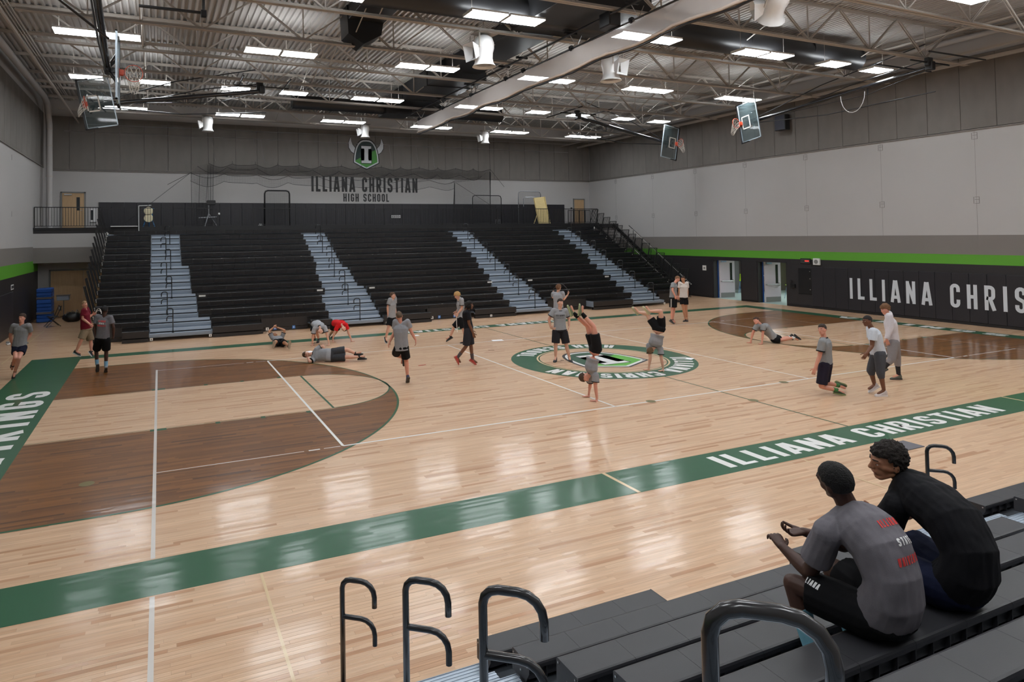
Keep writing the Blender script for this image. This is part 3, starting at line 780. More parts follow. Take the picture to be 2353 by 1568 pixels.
# blue and cream ball machine
r = empty('ball_machine', (-12.5, 20.75, MZ), label='blue and cream wheeled pitching machine at the left of the mezzanine', cat='machine')
for s in (-1, 1):
    MB().tube([(0, 0, .85), (s*.28, -.15, .03)], .025, 8).build('leg', M_BLUE, r)
MB().tube([(0, 0, .85), (0, .35, .03)], .025, 8).build('leg', M_BLUE, r)
MB().bbox(-.34, .34, -.2, -.12, 0, .06, .01).build('base_bar', M_BLUE, r)
for z in (.50, .86): MB().lathe([(0, -.05), (.2, -.05), (.22, 0), (.2, .05), (0, .05)], 20, Matrix.Translation((-.02, -.12, z)) @ Matrix.Rotation(PI/2, 4, 'X')).build('wheel', M_CREAM, r, smooth=S_ANG)
MB().bbox(-.12, .18, -.1, .1, .5, 1.0, .02).build('motor_housing', M_BLUE, r); MB().bar((-.25, -.05, 1.0), (.25, -.05, 1.0), .05, .03).build('handle', M_BLUE, r)
r = empty('pitching_machine', (-9.6, 20.9, MZ), label='grey tripod pitching machine with a black motor, behind the railing', cat='machine')
for a in (0, 120, 240):
    MB().tube([(0, 0, .75), (.45*math.cos(math.radians(a)), .45*math.sin(math.radians(a)), .02)], .02, 8).build('leg', M_GALV, r)
MB().tube([(0, 0, .5), (0, 0, 1.25)], .03, 8).build('post', M_GALV, r)
MB().bbox(-.1, .35, -.1, .1, 1.2, 1.45, .03).build('motor_housing', M_BLK, r)
MB().tube([(-.5, 0, .5), (.45, -.05, .55)], .045, 8).build('ball_chute', M_GALV, r)
o = bmesh.new(); bmesh.ops.create_icosphere(o, subdivisions=2, radius=.07); me = bpy.data.meshes.new('ball'); o.to_mesh(me); o.free(); me.materials.append(M_SIGN); me.shade_smooth()
inst_mesh('ball', me, r, (.52, -.05, .72))
# hurdles, small things on the deck edge
for k, (x, c) in enumerate(((7.3, M_GALV), (-7.1, M_SIGN))):
    r = empty('training_hurdles' if k == 0 else 'small_equipment', (x, 20.3, MZ), label=['grey folded wire hoops standing by the railing', 'small white and grey equipment on the mezzanine edge'][k], cat='equipment')
    for i in range(4 if k == 0 else 2):
        MB().tube([(i*.09, 0, 0), (i*.09+.02, 0, .3 if k == 0 else .12), (i*.09+.06, 0, .34 if k == 0 else .15), (i*.09+.1, 0, 0)], .012 if k == 0 else .03, 6).build('hoop', c, r)
r = empty('number_sign', (-.2+.55, MY-.0, 4.95), label='small white plate with dark marks on the railing at mid mezzanine', cat='sign')
r.location = (1.75, YF-.08, 4.98)
for i in range(5): MB().bbox(-.30+.125*i, -.19+.125*i, -.02, 0, -.09, .09, .01).build('plate', M_SIGN, r)
for i in range(5): MB().box(-.27+.125*i, -.23+.125*i, -.024, -.02, -.05, .05).build('plate_mark', M_LTR_B, r)
r = empty('pipe_frame', (-12.95, 19.8, 3.6), label='thin white pipe frame at the upper left end of the bleachers', cat='frame')
MB().tube([(0, 0, .4), (0, 0, 1.85), (.55, 1.4, 1.95)], .02, 6).build('frame_tube', M_SIGN, r)
o = MB().box(-14.2, -13.0, 19.7, 20.05, 4.42, 4.46).build('white_shelf', M_SIGN); tag(o, 'narrow white shelf at the top left end of the bleachers', 'shelf')
# ================================================================ BLEACHERS
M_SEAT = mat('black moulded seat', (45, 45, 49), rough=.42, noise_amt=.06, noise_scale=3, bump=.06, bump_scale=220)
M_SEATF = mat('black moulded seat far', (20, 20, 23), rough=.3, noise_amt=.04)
M_FASC = mat('brown black fascia', (38, 34, 33), rough=.45)
M_DECKG = mat('grey deck board', (70, 74, 80), rough=.4)
M_ALU = mat('aluminium tread', (176, 188, 202), rough=.34, metal=.35, noise_amt=.05, noise_scale=2, stretch=(.4, 6, 6))
M_ALUD = mat('aluminium riser', (140, 152, 166), rough=.4, metal=.35, noise_amt=.04, noise_scale=2)
M_TAGW = mat('white number tag', (225, 222, 216), rough=.5)
M_TAGB = mat('blue wheelchair tag', (70, 130, 205), rough=.5)
M_RAIL = mat('black gloss rail', (30, 30, 33), rough=.27, coat=.4)
RUN, RISE = .6, .27
ORD = ['first', 'second', 'third', 'fourth', 'fifth', 'sixth', 'seventh', 'eighth', 'ninth', 'tenth', 'eleventh', 'twelfth', 'thirteenth', 'fourteenth', 'fifteenth']
MODW = .4572
def seat_module(near):
    mb = MB(); w = MODW-.002 if near else MODW-.006
    # seat pan with rolled front edge, hollow below
    prof = [(.0, -.045), (.0, -.014), (.006, -.004), (.018, 0), (.222, 0), (.234, -.004), (.24, -.016), (.24, -.04)]
    if near:
        n = len(prof); inner = [(.232, -.04), (.232, -.016), (.222, -.010), (.018, -.010), (.010, -.016), (.010, -.045)]
        P = prof+inner; m = len(P)
        mb.add([(x, y, z) for x in (0, w) for y, z in P], [(i, (i+1) % m, m+(i+1) % m, m+i) for i in range(m)] + [tuple(reversed(range(m))), tuple(range(m, 2*m))])
        # front skirt and ribbed back skirt
        mb.box(.0, w, .0, .012, -.155, -.045)
        for x in (.0, w/3, 2*w/3):
            mb.box(x+.004, x+w/3-.004, .205, .213, -.12, -.035); mb.box(x, x+.006, .195, .238, -.13, -.03)
        mb.box(0, w, .20, .235, -.035, -.012)
    else:
        prof = [(.0, -.185), (.0, -.014), (.006, -.004), (.018, 0), (.222, 0), (.24, -.016), (.24, -.06)]
        m = len(prof)
        mb.add([(x, y, z) for x in (0, w) for y, z in prof], [(i, i+1, m+i+1, m+i) for i in range(m-1)] + [tuple(reversed(range(m))), tuple(range(m, 2*m))])
    return mb
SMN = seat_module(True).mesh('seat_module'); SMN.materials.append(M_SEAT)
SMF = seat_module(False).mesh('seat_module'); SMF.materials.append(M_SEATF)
# y measured from the seat front, into the bleacher; near = mirrored along Y
def bench(k, x0, x1, near, label, group, fascia=False, kick=False, clip=True):
    """one row of seats between two aisles"""
    y = (10.4+RUN*k) if not near else (-11.2-RUN*k); z = (.41 if not near else .43)+RISE*k
    sg = 1 if not near else -1
    r = empty('bleacher_bench', (x0 if not near else x1, y, z), rz=0 if not near else PI, label=label, cat='bench', group=group)
    L = x1-x0; n = max(1, round(L/MODW)); s = L/n/MODW
    for i in range(n):
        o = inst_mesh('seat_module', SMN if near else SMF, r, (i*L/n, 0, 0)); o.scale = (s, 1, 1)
    if near:
        e = MB()
        for a, b_ in ((-.006, .0), (L-.001, L+.005)):
            e.prism([(0, -.16), (.0, -.008), (.01, .001), (.232, .001), (.243, -.01), (.243, -.06), (.19, -.15)], a, b_, M=Matrix(((0, 0, 1, 0), (1, 0, 0, 0), (0, 1, 0, 0), (0, 0, 0, 1))))
        e.build('end_cap', M_SEAT, r)
        b2 = MB()
        for a in (-.010, L+.004): 
            for yy, zz in ((.02, -.03), (.21, -.03), (.12, -.10)): b2.box(a, a+.006, yy, yy+.012, zz, zz+.012)
        b2.build('end_cap_screw', M_METAL, r)
    if fascia: # front row faces go almost to the floor
        m = MB().box(0, L, -.012, -.0, -.24, -.01); m.build('fascia_board', M_FASC, r)
    if clip and not near and k in (1, 2, 9):
        c = MB()
        i = 0
        while i*1.22+.5 < L:
            c.box(i*1.22+.45, i*1.22+.52, -.03, .0, -.004, .012); i += 1
        c.build('deck_clip', M_METAL, r)
    return r
def deck_row(k, x0, x1, near, name='bleacher_deck', m=None, label=None, group=None, kick=False):
    y = (10.4+RUN*k) if not near else (-11.2-RUN*k); z = (.41 if not near else .43)+RISE*k
    r = empty(name, (x0 if not near else x1, y, 0), rz=0 if not near else PI, label=label, cat='deck', group=group)
    L = x1-x0; zd = z-.16
    MB().box(0, L, .10, .72, zd-.02, zd).build('deck_board', M_DECKG, r)
    MB().box(0, L, .085, .10, zd-.045, zd+.004).build('nose_strip', M_ALUD, r)
    MB().box(0, L, .11, .125, zd-RISE-.0 if k else 0.0, zd-.02).build('riser_board', M_FASC, r)
    if kick: MB().box(0, L, .0, .02, .012, .13).build('kick_board', M_FASC, r)
    return r
def aisle_step(k, x0, x1, near, label, group):
    y = (10.4+RUN*k) if not near else (-11.2-RUN*k); z = (.41 if not near else .43)+RISE*k
    zd = z-.16
    r = empty('aisle_step', (x0 if not near else x1, y, 0), rz=0 if not near else PI, label=label, cat='step', group=group)
    L = x1-x0
    t = MB(); t.box(0, L, .08, .70, zd, zd+.006)
    for i in range(6): t.box(0, L, .10+i*.035, .118+i*.035, zd+.006, zd+.010)
    t.build('tread', M_ALU, r)
    MB().box(0, L, .075, .085, zd-.085, zd+.010).build('nosing', M_ALUD, r)
    MB().box(0, L, .09, .10, (zd-RISE if k else .13), zd-.09).build('riser', M_ALUD, r)
    # half step standing in front of the next row
    hz = zd+RISE/2
    h = MB(); h.box(.03, L-.03, .40, .675, hz-.012, hz)
    for i in range(4): h.box(.03, L-.03, .415+i*.035, .433+i*.035, hz, hz+.004)
    h.build('half_tread', M_ALU, r)
    MB().box(.03, L-.03, .395, .405, zd+.055, hz+.004).build('half_riser', M_ALU, r)
    MB().box(.03, L-.03, .41, .415, zd, zd+.055).build('toe_gap_shade', M_BLK, r)  # black strip stands in for the shade below the half step
    return r
# far bleachers -------------------------------------------------------------
def xa1(k): return (-12.39, -10.16 if k < 2 else -10.6 if k < 5 else -10.77 if k < 9 else -11.09)
def xa2(k): return (-5.54 if k < 4 else -5.27 if k < 8 else -5.11, -3.33 if k < 5 else -3.6 if k < 8 else -3.84)
def xa3(k): return (3.05 if k < 5 else 3.25 if k < 8 else 3.43, 5.05 if k < 5 else 4.80 if k < 8 else 4.75)
def xa4(k): return (9.74 if k == 0 else 10.17 if k < 4 else 10.27 if k < 8 else 10.58, 11.81)
SEC = ['left end section', 'second section from the left', 'middle section', 'fourth section from the left', 'right end section']
for k in range(15):
    A = [xa1(k), xa2(k), xa3(k), xa4(k)]
    ends = [-14.27 if k else -13.28] + [v for a in A for v in a] + [13.7]
    if k == 14: segs = [(0, -14.0, 13.6)]
    else: segs = [(i, ends[2*i], ends[2*i+1]) for i in range(5)]
    for i, x0, x1 in segs:
        sub = [(x0, x1)]
        if k == 0:
            if i == 1: sub = [(x0, -8.3), (-6.42, x1)]
            elif i == 2: sub = [(x0, -1.15), (.95, x1)]
            elif i == 3: sub = [(7.35, x1)]
            elif i == 4: sub = []
            elif i == 0: sub = [(x0, x1)]
        for q, (a, b_) in enumerate(sub):
            pos = '' if len(sub) == 1 else (', left part' if q == 0 else ', right part')
            lab = ('black far bench spanning the whole width under the mezzanine railing' if k == 14 else 'black far bleacher bench, %s row up, %s%s' % (ORD[k], SEC[i], pos))
            bench(k, a, b_, False, lab, 'far bleacher benches', fascia=(k == 0))
            if k == 0 and q == 0 and i in (3,): pass
    for i in range(4):
        aisle_step(k, A[i][0]+.01, A[i][1]-.01, False, 'aluminium step %s from the floor in the %s far aisle' % (ORD[k], ['leftmost', 'second from left', 'third from left', 'rightmost'][i]), 'far aisle steps')
    for i in range(5):
        a, b_ = ends[2*i], ends[2*i+1]
        if k == 0 and i == 4: continue
        for a, b_ in ([(a, b_)] if k else {0: [(-13.28, -12.39)], 1: [(-10.16, -8.3), (-6.42, -5.54)], 2: [(-3.33, -1.15), (.95, 3.05)], 3: [(7.35, 9.74)]}[i]): deck_row(k, a, b_, False, label='grey deck under the far benches, %s row up, %s' % (ORD[k], SEC[i]), group='far bleacher decks', kick=(k == 0))
# recessed wheelchair bays: front row cut back, row 1 face reaches the floor
for a, b_ in ((-8.28, -6.44), (-1.13, .93), (5.1, 7.33), (11.9, 13.7), (-14.27, -13.3)):
    o = MB().box(a, b_, 10.98, 11.0, .16, .52).build('recess_fascia', M_FASC); MB().box(a, b_, 10.99, 11.01, .012, .14).build('kick_board', M_FASC, o)
    tag(o, 'dark fascia of the %s' % {-8.28: 'recessed bay left of the second far aisle', -1.13: 'recessed bay in the middle far section', 5.1: 'recessed bay right of the third far aisle', 11.9: 'front at the right end of the far bleachers', -14.27: 'front at the left end of the far bleachers'}[a], 'fascia', 'recessed bays')
o = MB().box(7.33, 7.36, 10.4, 11.0, .14, .41).build('bench_end_panel', M_ALUD); tag(o, 'light aluminium end panel of the front bench right of the recessed bay', 'panel')
# tags along the front
for x, y, z, m, w_, lab in ((-12.3, 10.40, .09, M_TAGW, .05, 'leftmost'), (-10.25, 10.40, .09, M_TAGW, .05, 'second'), (-3.2, 10.40, .09, M_TAGW, .05, 'third'), (1.75, 10.40, .09, M_TAGW, .05, 'fourth'), (11.75, 10.40, .09, M_TAGW, .05, 'rightmost'),
                   (-8.05, 10.98, .10, M_TAGW, .06, 'bay one'), (-.9, 10.98, .10, M_TAGW, .06, 'bay two')):
    r = empty('number_tag', (x, y, z), label='white number tag on the far kick board, %s' % lab, cat='tag', group='bleacher tags')
    MB().box(-w_, w_, -.006, 0, -w_, w_).build('plate', m, r); MB().box(-.012, .012, -.008, -.006, -.03, .03).build('tag_mark', M_LTR_B, r)
for x, lab in ((-7.75, 'left one in the bay near the lying man'), (-7.0, 'right one in the bay near the lying man'), (-.55, 'left one in the middle bay'), (.2, 'right one in the middle bay'), (5.6, 'in the bay right of the third aisle')):
    r = empty('blue_tag', (x, 10.985, .11), label='blue tag on the kick board, %s' % lab, cat='tag', group='blue tags')
    MB().box(-.06, .06, -.006, 0, -.06, .06).build('plate', M_TAGB, r); MB().box(-.02, .015, -.008, -.006, -.03, .035).build('tag_mark', M_TAGW, r)
for k in (4,):
    for x in (-10.4, -5.5, -3.1, 2.95, 5.25, 10.0):
        o = MB().box(x-.13, x+.13, -.004, 0, -.12, -.05).build('row_label', M_TAGW); o.location = (0, 10.4+RUN*k-.003, .41+RISE*k); tag(o, 'small white row label on a fifth row bench end', 'label', 'row labels')
# aisle hand rails
def p_rail(x, y, z, near, h=.86, r=.0195, label='', group=None, back=.27):
    sg = 1 if not near else -1
    ro = empty('aisle_rail', (x, y, z), rz=math.radians(51.5 if not near else -128.5), label=label, cat='rail', group=group)
    def hook(z0, start, L, dn, R=.07):
        P = []
        if start:
            P += [(0, 0, 0), (0, 0, z0-R)] + [(0, R-R*math.cos(a), z0-R+R*math.sin(a)) for a in (PI/6, PI/3, PI/2)]
        else: P += [(0, .0, z0)]
        P += [(0, L-R*1.6, z0)] + [(0, L-R*1.6+R*1.6*math.sin(a), z0-R*1.6+R*1.6*math.cos(a)) for a in (PI/8, PI/4, 3*PI/8, PI/2)]
        P += [(0, L, z0-dn)]
        return P
    n = 14 if near else 8
    MB().tube(hook(h, True, back, .19), r, n).build('post', M_RAIL, ro, smooth=True)
    MB().tube(hook(h-.29, False, back, .19), r*.93, n).build('mid_rail', M_RAIL, ro, smooth=S_ANG)
    MB().lathe([(0, .0), (.05, .0), (.05, .008), (r+.008, .012), (r+.006, .05), (r, .05)], n).build('base_collar', M_RAIL, ro, smooth=S_ANG)
    return ro
for i, xa in enumerate((xa1, xa2, xa3, xa4)):
    for q, k in enumerate(range(0, 14, 2)):
        a, b_ = (xa1(13) if i == 0 else xa(8)); xc = [-11.65, -4.40, 4.10, 11.15][i] + (.09 if q % 2 == 0 else -.09)
        p_rail(xc, 10.4+RUN*k+.22, .41-.16+RISE*k+.01, False, h=.9, label='black aisle handrail, %s up the %s far aisle' % (ORD[q], ['leftmost', 'second from left', 'third from left', 'rightmost'][i]), group='far aisle handrails')
# end railings, splayed outwards
def end_rail(k, sg):
    x = 13.78 if sg > 0 else -14.33; y = 10.4+RUN*k; z = .41-.16+RISE*k
    r = empty('end_railing', (x, y+.10, z), label='stepped black end railing panel, %s row up, at the %s end of the far bleachers' % (ORD[k], 'right' if sg > 0 else 'left'), cat='railing', group='far bleacher end railings')
    r.rotation_euler = (0, math.radians(13)*sg, 0)
    H = 1.27
    MB().bar((0, 0, H), (0, RUN, H), .03, .03).build('top_rail', M_BLK, r)
    MB().bar((0, 0, -.02), (0, RUN, -.02), .03, .03).build('bottom_rail', M_BLK, r)
    pm = MB().box(-.016, .016, -.016, .016, -.04, H).mesh('post'); pm.materials.append(M_BLK)
    for yy in (0, RUN): inst_mesh('post', pm, r, (0, yy, 0))
    bm_ = MB().box(-.008, .008, -.008, .008, -.02, H).mesh('baluster'); bm_.materials.append(M_BLK)
    for q in range(1, 6): inst_mesh('baluster', bm_, r, (0, RUN*q/6, 0))
    c = MB().box(-.02, .02, -.03, .03, -.03, .03); c.box(-.02, .02, .02, .06, .05, .09)
    o_ = c.build('wall_clip', M_TAGW, r); o_.location = (-sg*.05, -.02, .02)
    return r
for k in range(1, 15):
    end_rail(k, 1)
    if k > 1: end_rail(k, -1)
# egress stair beside the right end
r = empty('egress_stair', (0, 0, 0), label='steep black stair with white beaded handrails beside the right wall', cat='stair')
ns = 24
for i in range(ns):
    y = 13.0+6.6*(i/ns); z = 4.34*(i+1)/ns
    MB().box(14.35, 15.75, y, y+.30, z-.03, z).build('tread', M_BLKW, r)
for x in (14.33, 15.77):
    MB().bar((x, 12.9, .0), (x, 19.6, 4.30), .05, .22).build('stringer', M_BLK, r)
    MB().bar((x, 12.6, .72), (x, 18.0, 4.2), .03, .03).build('hand_rail', M_BLK, r)
    for i in range(7):
        t = i/6*.93; MB().bar((x, 12.75+5.2*t, .0+3.33*t), (x, 12.75+5.2*t, .80+3.36*t), .025, .025).build('rail_post', M_BLK, r)
mb = MB()
for x in (14.30, 15.74):
    for i in range(54):
        t = i/53; y, z = 12.65+4.9*t, .74+3.16*t
        mb.box(x-.012, x+.0, y, y+.05, z+.0, z+.045)
mb.build('rail_beads', M_TAGW, r)['kind'] = 'stuff'
o = MB().box(XR-.03, XR, 12.35, 12.62, 1.52, 1.80).build('small_sign', M_TAGW); MB().box(XR-.034, XR-.03, 12.43, 12.54, 1.60, 1.71).build('sign_print', M_GRN if False else M_FRAME, o); tag(o, 'small white printed sheet on the black right wall beyond the stair', 'sign')

# near bleachers --------------------------------------------------------------
for k in range(0, 8):
    xr = -5.2 if k < 2 else -4.6
    if k == 0: sub = [(-9.62, -7.83), (-5.99, xr)]
    else: sub = [(-9.62, xr)]
    for q, (a, b_) in enumerate(sub):
        bench(k, a, b_, True, 'black near bench, %s row up, between the two near aisles%s' % (ORD[k], '' if len(sub) == 1 else [', left of the cut-out', ', right of the cut-out'][q]), 'near bleacher benches')
    deck_row(k, -9.62, xr, True, label='grey deck of the near bleachers, %s row up' % ORD[k], group='near decks')
    aisle_step(k, -12.75, -9.64, True, 'aluminium near step, %s from the floor, in the aisle with the black rails at left' % ORD[k], 'near aisle steps')
    aisle_step(k, xr+.01, -3.0 if k == 0 else -3.14, True, 'aluminium near step, %s from the floor, in the aisle behind the black shirted youth' % ORD[k], 'near aisle steps')
    if k < 6: bench(k, -3.0 if k == 0 else -3.14, 1.0, True, 'black near bench, %s row up, at the right edge of the picture' % ORD[k], 'near bleacher benches'); deck_row(k, -3.0 if k == 0 else -3.14, 1.0, True, label='grey deck at the right edge, %s row up' % ORD[k], group='near decks')
for a, b_, nm in ((-12.75, -9.62, 'below the near left aisle'), (-9.6, -7.84, 'below the front near bench'), (-5.2, -3.0, 'below the near right aisle')):
    o = MB().box(a, b_, -11.22, -11.20, .01, .13).build('kick_board', M_FASC); tag(o, 'dark kick board %s' % nm, 'board', 'near kick boards')
for i, (x, y, zt, nm) in enumerate(((-10.70, -11.0, 1.055, 'farthest and smallest, standing before the floor'), (-10.635, -12.3, 1.65, 'second from the floor'), (-10.70, -13.5, 2.185, 'third from the floor'), (-10.785, -14.92, 2.845, 'nearest and largest, cutting across the seated youth'))):
    p_rail(x, y, zt-.88, True, h=.88, r=.0205, label='black gloss near aisle rail, %s' % nm, group='near aisle rails', back=.27)
p_rail(-3.75, -11.25, .32, True, h=.88, r=.0205, label='black near rail whose hook shows beside the black curly head', group='near aisle rails')
p_rail(-2.6, -11.75, .55, True, h=.95, r=.0205, label='black near rail cut by the right edge of the picture', group='near aisle rails')
# ================================================================ HUNG FROM THE ROOF
M_LED = bpy.data.materials.new('lit lamp panel'); M_LED.use_nodes = True
b = M_LED.node_tree.nodes['Principled BSDF']; b.inputs['Base Color'].default_value = (.9, .9, .9, 1); b.inputs['Emission Color'].default_value = (.93, .97, 1, 1); b.inputs['Emission Strength'].default_value = LAMP
M_UP = M_LED.copy(); M_UP.name = 'added uplight glow'; M_UP.node_tree.nodes['Principled BSDF'].inputs['Emission Strength'].default_value = LAMP*.75  # glowing strip added on top of each housing to brighten the deck
M_LBODY = mat('white lamp housing', (225, 225, 225), rough=.4)
def lamp_meshes(L):
    W = .62; body = MB()
    body.bbox(0, L, -W/2, W/2, .03, .09, .01)
    for y in (-W/6, W/6): body.box(0, L, y-.012, y+.012, 0, .03)
    for x in (0, L-.02): body.box(x, x+.02, -W/2, W/2, 0, .03)
    led = MB()
    for c in (-W/3, 0, W/3): led.box(.02, L-.02, c-.09, c+.09, .008, .028)
    up = MB(); up.box(.1, L-.1, -.10, .10, .092, .097)
    a = body.mesh('housing'); a.materials.append(M_LBODY); c_ = led.mesh('lamp_panel'); c_.materials.append(M_LED)
    global UPM; UPM = up.mesh('added_uplight'); UPM.materials.append(M_UP)
    return a, c_
LH, LP = lamp_meshes(1.17)
LG = {18.5: 'row nearest the far wall', 12.4: 'second row from the far wall', 6.3: 'third row from the far wall', .35: 'fourth row from the far wall', -5.75: 'fifth row from the far wall', -11.8: 'row above the near bleachers', -17: 'row behind the camera'}
CN = ['first', 'second', 'third', 'fourth', 'fifth', 'sixth']
cols = [-14.9, -9.4, -4.05, 1.1, 6.2, 11.5]
for y, gname in LG.items():
    for c, x in enumerate(cols):
        gap = y == 12.4 and c in (0, 1, 4, 5) or (y < 1 and y > 0 and c == 5)
        x0 = x+(-.25 if gap else 0)
        if c == 5 and y in (12.4, .35): x0 = 10.4
        if c == 4 and y == 12.4: x0 = 5.05
        for h in (0, 1):
            xx = x0 + h*(2.42 if gap else 1.22)
            z = zb(xx)-.05
            r = empty('ceiling_light', (xx, y, z), label='lit white linear ceiling light, %s from left, %s half, %s' % (CN[c], ('left', 'right')[h], gname), cat='light', group='high bay lights')
            inst_mesh('housing', LH, r); inst_mesh('lamp_panel', LP, r); inst_mesh('added_uplight', UPM, r)
            for q in (.15, 1.0): 
                if (q > .5) == (h > .5): MB().tube([(q, 0, .09), (q, 0, ZT-z)], .006, 4).build('hanger_wire', M_STEEL, r)
# ---- ducts
def round_duct(pts, rad, label, straps=()):
    r = empty('air_duct', (0, 0, 0), label=label, cat='duct')
    MB().tube(pts, rad, 24).build('duct_shell', M_DUCT, r, smooth=S_ANG)
    for p in straps: MB().tube([(p-.03, pts[0][1], pts[0][2]), (p+.03, pts[0][1], pts[0][2])], rad+.015, 24).build('duct_collar', M_DUCT, r, smooth=S_ANG)
    return r
round_duct([(-6.15, 15.5, 10.28), (5.2, 15.5, 10.22)], .33, 'long black round duct near the far wall', (-6.1, -2, 1.5, 5.1))
r = round_duct([(-7.0, .98, 10.50), (13.2, .98, 10.42)], .42, 'very large black round duct crossing the whole hall overhead', (3.6, 7.2, 10.4, 13.1))
r2 = empty('ventilation_plenum', (0, 0, 0), label='black rectangular duct trunk between the two round ducts', cat='duct')
MB().bbox(-1.2, .95, 8.9, 15.4, 10.35, 11.05, .01).build('trunk_shell', M_DUCT, r2)
MB().bbox(-1.6, -.2, 14.9, 16.2, 9.9, 10.7, .01).build('trunk_box', M_DUCT, r2)
MB().bbox(-1.9, 1.3, -1.05, 1.7, 10.12, 11.1, .01).build('trunk_box', M_DUCT, r2)
MB().bbox(-1.0, .6, .5, 9.0, 10.62, 11.1, .01).build('trunk_shell', M_DUCT, r2)
for y in (10.4, 12.0, 13.6): MB().box(-1.23, .98, y-.02, y+.02, 10.32, 11.08).build('trunk_flange', M_DUCT, r2)
r2 = empty('duct_branch', (0, 0, 0), label='black angular duct branch dropping beside a joist at upper left', cat='duct')
MB().prism([(-6.45, 10.25), (-5.95, 9.95), (-5.35, 10.3), (-5.2, 11.15), (-6.5, 11.15)], 0, .9, M=Matrix(((1, 0, 0, 0), (0, 0, 1, 4.1), (0, 1, 0, 0), (0, 0, 0, 1)))).build('duct_shell', M_DUCT, r2)
MB().bbox(-6.45, -5.25, .5, 4.3, 10.7, 11.15, .01).build('duct_shell', M_DUCT, r2)
# ---- dividing curtain rolled up over mid court
M_CURT = bpy.data.materials.new('white mesh curtain'); M_CURT.use_nodes = True
b = M_CURT.node_tree.nodes['Principled BSDF']; b.inputs['Base Color'].default_value = srgb((226, 218, 214)); b.inputs['Roughness'].default_value = .8; b.inputs['Alpha'].default_value = .62
M_CVIN = mat('folded cream vinyl', (206, 190, 178), rough=.55, noise_amt=.05)
r = empty('divider_curtain', (0, 0, 0), label='white mesh divider curtain rolled up along the middle of the ceiling', cat='curtain')
n = 150; ya, yb2 = -13.5, 14.75
top, bot, mid = [], [], []
for i in range(n+1):
    t = i/n; y = ya+(yb2-ya)*t; ph = (y*.42) % 1
    sag = .07*math.sin(y*PI/3.6)**2
    top.append((.0, y, 9.56)); mid.append((.05*math.sin(y*5.1), y, 9.25)); bot.append((.03*math.sin(y*2.3), y, 8.98-sag))
MB().add(top+mid+bot, [(i, i+1, n+1+i+1, n+1+i) for i in range(n)] + [(n+1+i, n+2+i, 2*n+3+i, 2*n+2+i) for i in range(n)]).build('mesh_panel', M_CURT, r, smooth=True)
for q, (dz, dx, rr, m) in enumerate(((0, -.02, .045, M_CVIN), (-.035, .05, .045, M_CVIN), (.02, .06, .04, M_CVIN), (-.075, .02, .035, M_BLK))):
    MB().tube([(p[0]+dx, p[1], p[2]+dz+.012*math.sin(p[1]*7+q)) for p in bot[::2]], rr, 8).build('curtain_fold' if q < 3 else 'bottom_pipe', m, r, smooth=True)
MB().tube([(0, ya, 9.60), (0, yb2, 9.60)], .028, 8).build('top_pipe', M_RAIL if 'M_RAIL' in globals() else M_BLK, r, smooth=True)
MB().tube([(-.30, ya, 9.92), (-.30, yb2, 9.92)], .035, 8).build('drive_shaft', M_BLK, r, smooth=True)
for y in (14.2, 11.2, 8.2, 5.2, 3.9, .9, -2.0, -4.6):
    MB().tube([(0, y, 9.60), (-.25, y, 9.93)], .012, 6).build('support_strap', M_METAL, r)
    MB().tube([(0, y, 9.60), (.18, y, 9.95)], .012, 6).build('support_strap', M_METAL, r)
    MB().bbox(-.45, .0, y-.04, y+.04, 9.95, 10.02, .005).build('beam_clamp', M_BLK, r)
    MB().lathe([(0, -.03), (.09, -.03), (.09, .03), (0, .03)], 14, Matrix.Translation((-.0, y+.3, 9.62)) @ Matrix.Rotation(PI/2, 4, 'X')).build('pulley', M_BLK, r, smooth=S_ANG)
MB().bbox(-.35, .05, -1.2, -.7, 9.62, 10.05, .03).build('winch_motor', M_BLK, r)
# ---- white destratification fans: a drum with a flared mouth
def fan(x, y, z, rz, tilt, label, s=1.0):
    r = empty('air_fan', (x, y, z), rz=rz, label=label, cat='fan'); r.rotation_euler = (tilt, 0, rz); r.scale = (s, s, s)
    n = 20
    prof = [(.0, .52), (.16, .50), (.27, .42), (.32, .28), (.32, .10), (.28, -.05), (.27, -.22), (.30, -.36), (.37, -.46)]
    MB().lathe(prof, n).build('fan_drum', M_LBODY, r, smooth=True)
    MB().lathe([(.37, -.46), (.34, -.455), (.28, -.38)], n).build('mouth_lip', M_LBODY, r, smooth=True)
    # side outlet scoop
    Q = [(-.30, -.16, .12), (-.30, .16, .12), (-.30, .17, -.2), (-.30, -.17, -.2)]; P = [(-.62, -.26, .18), (-.62, .26, .18), (-.50, .26, -.34), (-.50, -.26, -.34)]
    MB().add(Q+P, [(0, 4, 5, 1), (1, 5, 6, 2), (2, 6, 7, 3), (3, 7, 4, 0)]).build('air_scoop', M_LBODY, r)
    for yy in (-.24, .24): MB().bar((-.34, yy, .50), (-.34, yy, .05), .03, .05).build('bracket', M_STEEL, r)
    MB().bar((-.36, 0, .56), (.4, 0, .56), .5, .02).build('bracket', M_STEEL, r)
    MB().bbox(.27, .31, -.05, .05, -.05, .05, .01).build('hatch_knob', M_BLK, r)
    if not tilt: MB().tube([(0, 0, .5), (0, 0, (ZT+.02-z)/s)], .02, 6).build('hanger_rod', M_STEEL, r)
    return r
fan(-2.75, 1.9, 9.42, math.radians(10), 0, 'white ducted fan with a flared mouth, left of the rolled curtain')
fan(2.45, 2.4, 9.50, math.radians(100), 0, 'white fan mouth showing just below the rolled curtain')
r = fan(2.9, -3.9, 9.72, math.radians(-30), math.radians(50), 'white tilted fan with slatted outlet, cut by the top edge')
fan(-9.7, 19.5, 9.65, 0, 0, 'grey-white fan in shade near the far left ceiling lights', .8)
fan(-1.3, 19.6, 9.7, 0, 0, 'small fan behind the far black duct', .75)
